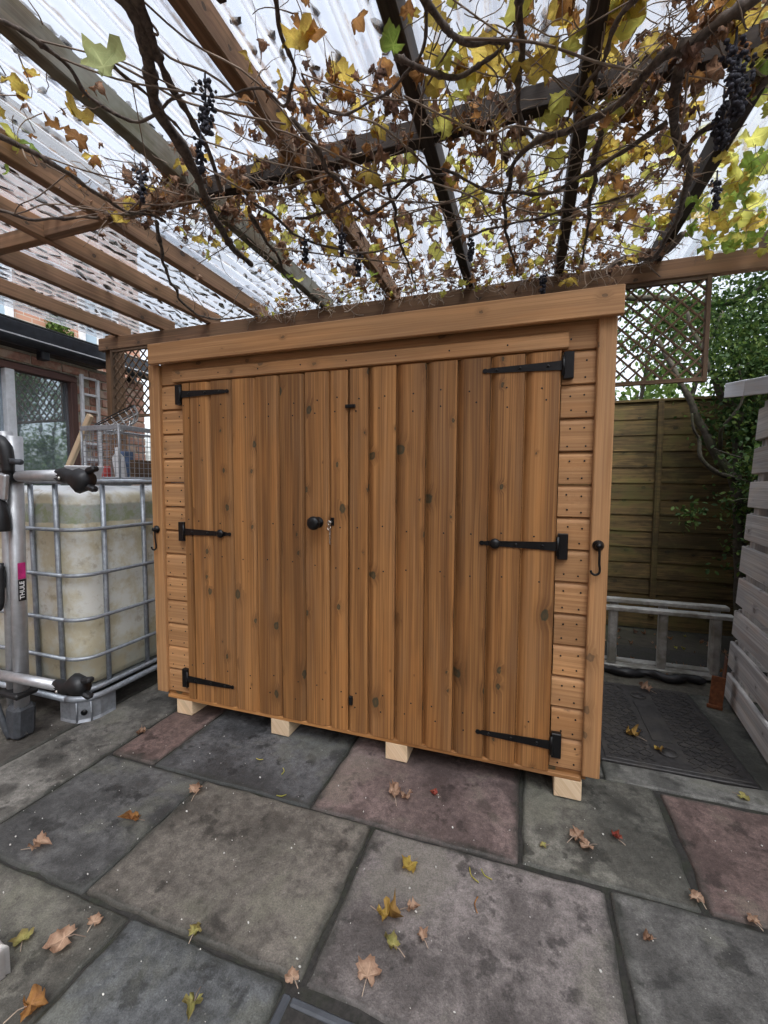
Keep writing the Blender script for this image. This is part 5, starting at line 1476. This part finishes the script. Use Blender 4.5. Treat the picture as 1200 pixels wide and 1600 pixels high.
wl = thing('narrow_ladder', 'narrow white metal ladder frame standing against the brick wall beside the window', 'ladder', (-1.87, 1.09, 0))
for y in (1.025, 1.165):
    box('stile', -1.895, -1.865, y - 0.011, y + 0.011, 0.002, 2.055 - (0.02 if y > 1.1 else 0), M['whitemetal'], wl, 0.003)
for k in range(15):
    z = 0.10 + 0.138 * k
    box('rung', -1.888, -1.872, 1.0365, 1.1535, z - 0.010, z + 0.010, M['whitemetal'], wl, 0.003)

# ================================================================== FAR HOUSE
fh = thing('far_house', 'distant red brick house with white framed windows beyond the outbuilding', 'house', (-8, 0.5, 0))
box('wall', -9.5, -5.55, -5.0, 4.95, -0.05, 6.0, M['farbrick'], fh, 0.01)
rv = [(-9.9, -5.4, 5.9), (-5.2, -5.4, 5.9), (-5.2, 5.3, 5.9), (-9.9, 5.3, 5.9), (-7.5, -5.4, 8.2), (-7.5, 5.3, 8.2)]
add('roof', mk('roof', rv, [[0, 3, 5, 4], [1, 4, 5, 2], [0, 4, 1], [3, 2, 5], [0, 1, 2, 3]], M['felt']), fh)
for y0, y1, z0, z1 in ((1.75, 2.74, 3.20, 4.5), (3.72, 4.45, 3.20, 4.5), (-0.6, 0.5, 3.2, 4.5), (1.7, 2.8, 0.9, 2.1)):
    w_ = box('window', -5.548, -5.50, y0, y1, z0, z0 + 0.09, M['white'], fh, 0.005)
    box('frame_rail', -5.548, -5.50, y0, y1, z1 - 0.09, z1, M['white'], w_, 0.005)
    for y in (y0, (y0 + y1) / 2 - 0.05, y1 - 0.10):
        box('frame_stile', -5.547, -5.498, y, y + 0.10, z0 + 0.091, z1 - 0.091, M['white'], w_, 0.005)
    box('pane', -5.547, -5.53, y0 + 0.01, y1 - 0.01, z0 + 0.05, z1 - 0.05, M['skypane'], w_, 0.001)
mo = thing('wall_creeper', 'small clump of green creeper on the far house wall', 'creeper', (-5.5, 3.3, 0))
limb([(-5.50, 3.3, -0.05), (-5.50, 3.28, 1.8), (-5.49, 3.3, 3.7)], 0.025, 0.01, mo, 'stem')
crown('foliage', [(-5.40, 3.30, 3.55, .16, 1.0), (-5.40, 3.26, 3.2, .18, .8), (-5.38, 3.34, 3.75, .10, .5)], 220, 0.05, 0.09, [M['ever2']], mo, 14)

# ================================================================== BOTTOM EDGE: STONE BLOCK AND DRAIN
sb = add('stone_block', slab_mesh(0.26, 0.32, 77, 0.074, 0.007), None, (0.43, -1.170, 0.0745), (0, 0, R(-8)))
sb.data.materials.clear(); sb.data.materials.append(M['pot'])
tag(sb, 'rough edged white stone block at the bottom left corner', 'stone block')
dr = thing('drain_channel', 'dark sunken drain between slabs with grey edging at the bottom edge', 'drain', (1.33, -1.1, -0.02))
M['slate'] = plain('slate_grey_plastic', (0.05, 0.056, 0.066), 0.6, 0.0, 0.25, 30)
box('edging', 1.228, 1.452, -0.868, -0.850, -0.03, -0.004, M['slate'], dr, 0.004)
box('edging', 1.205, 1.225, -1.45, -0.850, -0.03, -0.004, M['slate'], dr, 0.004)
box('edging', 1.434, 1.452, -1.45, -0.870, -0.03, -0.004, M['slate'], dr, 0.004)
for k in range(11):
    box('grate_bar', 1.228, 1.432, -0.915 - k * 0.05, -0.897 - k * 0.05, -0.028, -0.012, M['iron'], dr, 0.003)

# ================================================================== FALLEN LEAVES
FL = [  # x, y, size, colour, spin, kind, label
    (0.568, -0.425, .036, 'pink', 0.4, 'curl', 'curled tan leaf on the top corner of the large brown slab'),
    (0.466, -0.593, .034, 'orange', 1.9, 'curl', 'small orange brown leaf on the dark blue slab at left'),
    (0.272, -0.775, .042, 'pink', 5.2, 'curl', 'pinkish tan curled leaf near the left edge on the dark slab'),
    (0.534, -0.974, .028, 'olive', 0.9, 'flat', 'small dull green leaf near the bottom left corner'),
    (0.640, -0.940, .040, 'pink', 2.2, 'flat', 'pinkish lobed leaf near the bottom left corner'),
    (0.660, -0.885, .022, 'pink', 0.3, 'flat', 'tiny tan leaf just above the pinkish lobed leaf'),
    (0.927, -0.823, .022, 'olive', 0.2, 'curl', 'small curled yellow leaf in the joint below the large brown slab'),
    (1.217, -0.829, .022, 'pink', 1.0, 'flat', 'small torn tan leaf at the corner joint beside the drain'),
    (1.039, -0.945, .036, 'olive', 3.5, 'curl', 'shrivelled olive leaf on the darkest slab at the bottom edge'),
    (0.705, -1.065, .040, 'orange', 5.6, 'curl', 'folded orange leaf beside the white stone block'),
    (1.376, -0.771, .036, 'pink', 0.1, 'flat', 'tan leaf near the bottom edge of the big mauve slab'),
    (1.397, -0.452, .030, 'yellow', 2.7, 'flat', 'bright yellow leaf at the top of the big mauve slab'),
    (1.372, -0.625, .046, 'mustard', 4.4, 'curl', 'large folded yellow leaf in the middle of the big mauve slab'),
    (1.420, -0.690, .030, 'olive', 1.2, 'curl', 'narrow yellow green leaf just below the large folded yellow leaf'),
    (1.432, -0.588, .026, 'pink', 4.9, 'curl', 'pale dry leaf touching the top of the large folded yellow leaf'),
    (1.483, -0.646, .022, 'pink', 0.7, 'curl', 'small tan leaf right of the large folded yellow leaf'),
    (1.270, -0.200, .044, 'pink', 0.4, 'curl', 'large crumpled grey tan leaf on the red slab in front of the doors'),
    (1.310, -0.185, .034, 'pink', 3.4, 'curl', 'second crumpled tan leaf overlapping the large one in front of the doors'),
    (1.408, -0.144, .020, 'crimson', 1.4, 'curl', 'small reddish leaf on the red slab in front of the doors'),
    (1.783, -0.248, .016, 'olive', 2.0, 'flat', 'tiny lime leaf near the right hand bearer'),
    (1.880, -0.190, .036, 'pink', 5.4, 'curl', 'light tan leaf in front of the right hand bearer'),
    (1.915, -0.205, .030, 'pink', 2.1, 'flat', 'flat tan leaf under the light tan leaf by the right hand bearer'),
    (2.009, -0.147, .024, 'crimson', 0.8, 'curl', 'curled crimson leaf right of the tan leaves'),
    (2.480, 0.217, .026, 'olive', 4.1, 'flat', 'yellow green leaf on the concrete strip in front of the manhole'),
    (2.176, -0.305, .024, 'pink', 0.6, 'curl', 'dry tan leaf in the joint corner of the right red slab'),
    (2.363, 1.011, .042, 'pink', 1.0, 'curl', 'tan leaf on the far edge of the manhole cover'),
    (2.195, 0.505, .048, 'mustard', 0.9, 'curl', 'long mustard leaf across the manhole cover'),
    (2.268, 0.425, .026, 'mustard', 3.0, 'curl', 'small mustard leaf in the near lifting ring of the manhole'),
    (2.023, -0.462, .018, 'brown', 2.0, 'curl', 'tiny brown leaf on the grey slab at right'),
    (2.297, -0.327, .020, 'pink', 0.5, 'curl', 'pale leaf in the joint at the right edge'),
    (0.060, -0.190, .030, 'pink', 2.6, 'curl', 'thin tan leaf in the joint left of the narrow red slab'),
]
for i, (x, y, s, c, spin, kind, label) in enumerate(FL):
    s *= 1.10
    v, f, u = leaf_geo(100 + i, 0.55 if kind == 'curl' else 0.2, 0.65 if kind == 'curl' else 0.3, 0.36 if kind == 'curl' else 0.20)
    if i % 3 == 1 and kind == 'curl': v = v * np.array([0.62, 1.25, 1.2])
    rm = np.array(Euler((random.uniform(-.12, .12), random.uniform(-.12, .12), spin)).to_matrix())
    w = (v * s) @ rm.T
    base = 0.0035 if not (2.02 < x < 2.57 and 0.3 < y < 1.07) else 0.013
    w[:, 2] -= w[:, 2].min()
    me = fast('fallen_leaf', w, f, [LEAF[c]], smooth=True, uv=u)
    o = add('fallen_leaf', me, None, (x, y, base))
    tag(o, label, 'leaf', 'fallen leaves on the paving')
    # stalk
    d = rm @ np.array([0, -1.0, 0])
    a = Vector((0, 0, float(-0 + w[0][2])))
    P = [a, a + Vector((d[0] * s * .4, d[1] * s * .4, 0.002)), Vector((d[0] * s * .95, d[1] * s * .95, 0.0014))]
    V, F = tube_data(P, 0.0011, 4)
    so = bpy.data.objects.new('stalk', mk('stalk', V, F, M['twig']))
    _link(so, o, mat4((x, y, base)))
for x, y, L, a, c, label in [(0.857, -0.336, .035, .5, 'lime', 'pale green stalk lying in the joint under the dark blue slab'), (0.813, -0.231, .04, 2.0, 'lime', 'short bent green stem on the dark blue slab'), (1.566, -0.405, .05, -.9, 'lime', 'thin straw stem at the top of the big mauve slab'), (1.60, -0.490, .045, -1.5, 'orange', 'thin upright straw on the big mauve slab'), (1.60, -0.40, .04, -.6, 'lime', 'short green stem beside the thin straw on the mauve slab'), (0.66, -0.18, .03, .2, 'lime', 'tiny star of straw on the dark blue slab near the doors')]:
    d = Vector((math.cos(a), math.sin(a), 0)) * L
    P = smoothpath([Vector((0, 0, .0015)), d * .5 + Vector((d.y * .18, -d.x * .18, .001)), d], 3)
    V, F = tube_data(P, 0.0016, 5)
    tag(add('straw_stem', mk('straw_stem', V, F, LEAF[c], True), None, (x, y, 0.004)), label, 'stem', 'bits of straw on the paving')
# litter under the ladder
vs_, fs_, ms_, us_, off = [], [], [], [], 0
rs = random.Random(31)
for i in range(150):
    x, y = rs.uniform(1.9, 3.4), rs.uniform(1.24, 2.35)
    if rs.random() < .35: y = rs.uniform(1.45, 1.7)
    g = GEO['curl'][rs.randrange(9)]
    c = rs.choice(['brown', 'pink', 'dark', 'lime', 'brown', 'orange'])
    w = (g[0] * rs.uniform(.018, .04)) @ np.array(Euler((rs.gauss(0, .4), rs.gauss(0, .4), rs.uniform(0, 6.3))).to_matrix()).T
    w[:, 2] -= w[:, 2].min()
    zb = 0.002 if y < 1.5 else -0.065
    us_.append(g[2])
    vs_.append(w + np.array([x, y, zb])); fs_.append(g[1] + off); ms_.append(np.full(len(g[1]), cn.index(c))); off += len(w)
tag(add('ground_leaf_litter', fast('ground_leaf_litter', np.concatenate(vs_), np.concatenate(fs_), [LEAF[c] for c in cn], np.concatenate(ms_), True, np.concatenate(us_))), 'loose dead leaves scattered on the ground behind the ladder', 'leaf litter', kind='stuff')
# pale grit specks
GT = []
for i in range(240):
    x, y = rs.uniform(-0.6, 2.6), rs.uniform(-1.1, -0.02)
    r = 0.0012 + 0.0022 * rs.random() ** 3
    q = Euler((rs.random() * 6, rs.random() * 6, 0)).to_matrix()
    GT.append(([q @ Vector((v.x * r * 1.4, v.y * r, v.z * r * .7)) + Vector((x, y, 0.0022)) for v in ICV], ICF))
V, F = join(GT)
tag(add('grit', mk('grit', V, F, M['grit'])), 'tiny pale grit specks scattered over the paving', 'grit', kind='stuff')

# ================================================================== ADDED HOUSE BEHIND THE CAMERA (unseen, cuts frontal sky light)
hs = thing('light_cut_house', 'unseen red brick house wall added behind the viewer to cut frontal sky light', 'house', (0.5, -9, 0))
box('wall', -7.0, 5.5, -11.5, -8.00, -0.05, 5.2, M['farbrick'], hs, 0.01)
dw = box('window', -1.2, 0.6, -7.999, -7.95, 1.0, 1.08, M['white'], hs, 0.004)
box('frame_rail', -1.2, 0.6, -7.999, -7.95, 2.10, 2.18, M['white'], dw, 0.004)
for x in (-1.2, -0.34, 0.52):
    box('frame_stile', x, x + 0.08, -7.998, -7.948, 1.081, 2.099, M['white'], dw, 0.004)
box('pane', -1.19, 0.59, -7.997, -7.985, 1.05, 2.13, M['skypane'], dw, 0.001)
dd = box('door', 1.5, 2.4, -7.999, -7.95, 0.0, 2.05, M['white'], hs, 0.006)
box('handle', 1.58, 1.60, -7.948, -7.90, 0.98, 1.12, M['steel'], dd, 0.004)

sf = thing('light_cut_fence', 'unseen brown board fence added past the slatted store to cut side light', 'fence', (3.8, -0.4, 0))  # added out of view to cut light from the open right side
for k in range(38):
    y = -3.25 + k * 0.15
    box('fence_board', 3.78, 3.795, y, y + 0.146, 0.02, 1.83 + 0.01 * math.sin(k * 2.1), M['fenceZ'], sf, 0.003)
for z in (0.3, 1.5):
    box('fence_rail', 3.796, 3.83, -3.25, 2.40, z, z + 0.07, M['fenceY'], sf, 0.003)
box('side_wall', WX - 0.112, WX - 0.002, -3.28, -0.805, 0, 2.13, M['farbrick'], ob, 0.002)
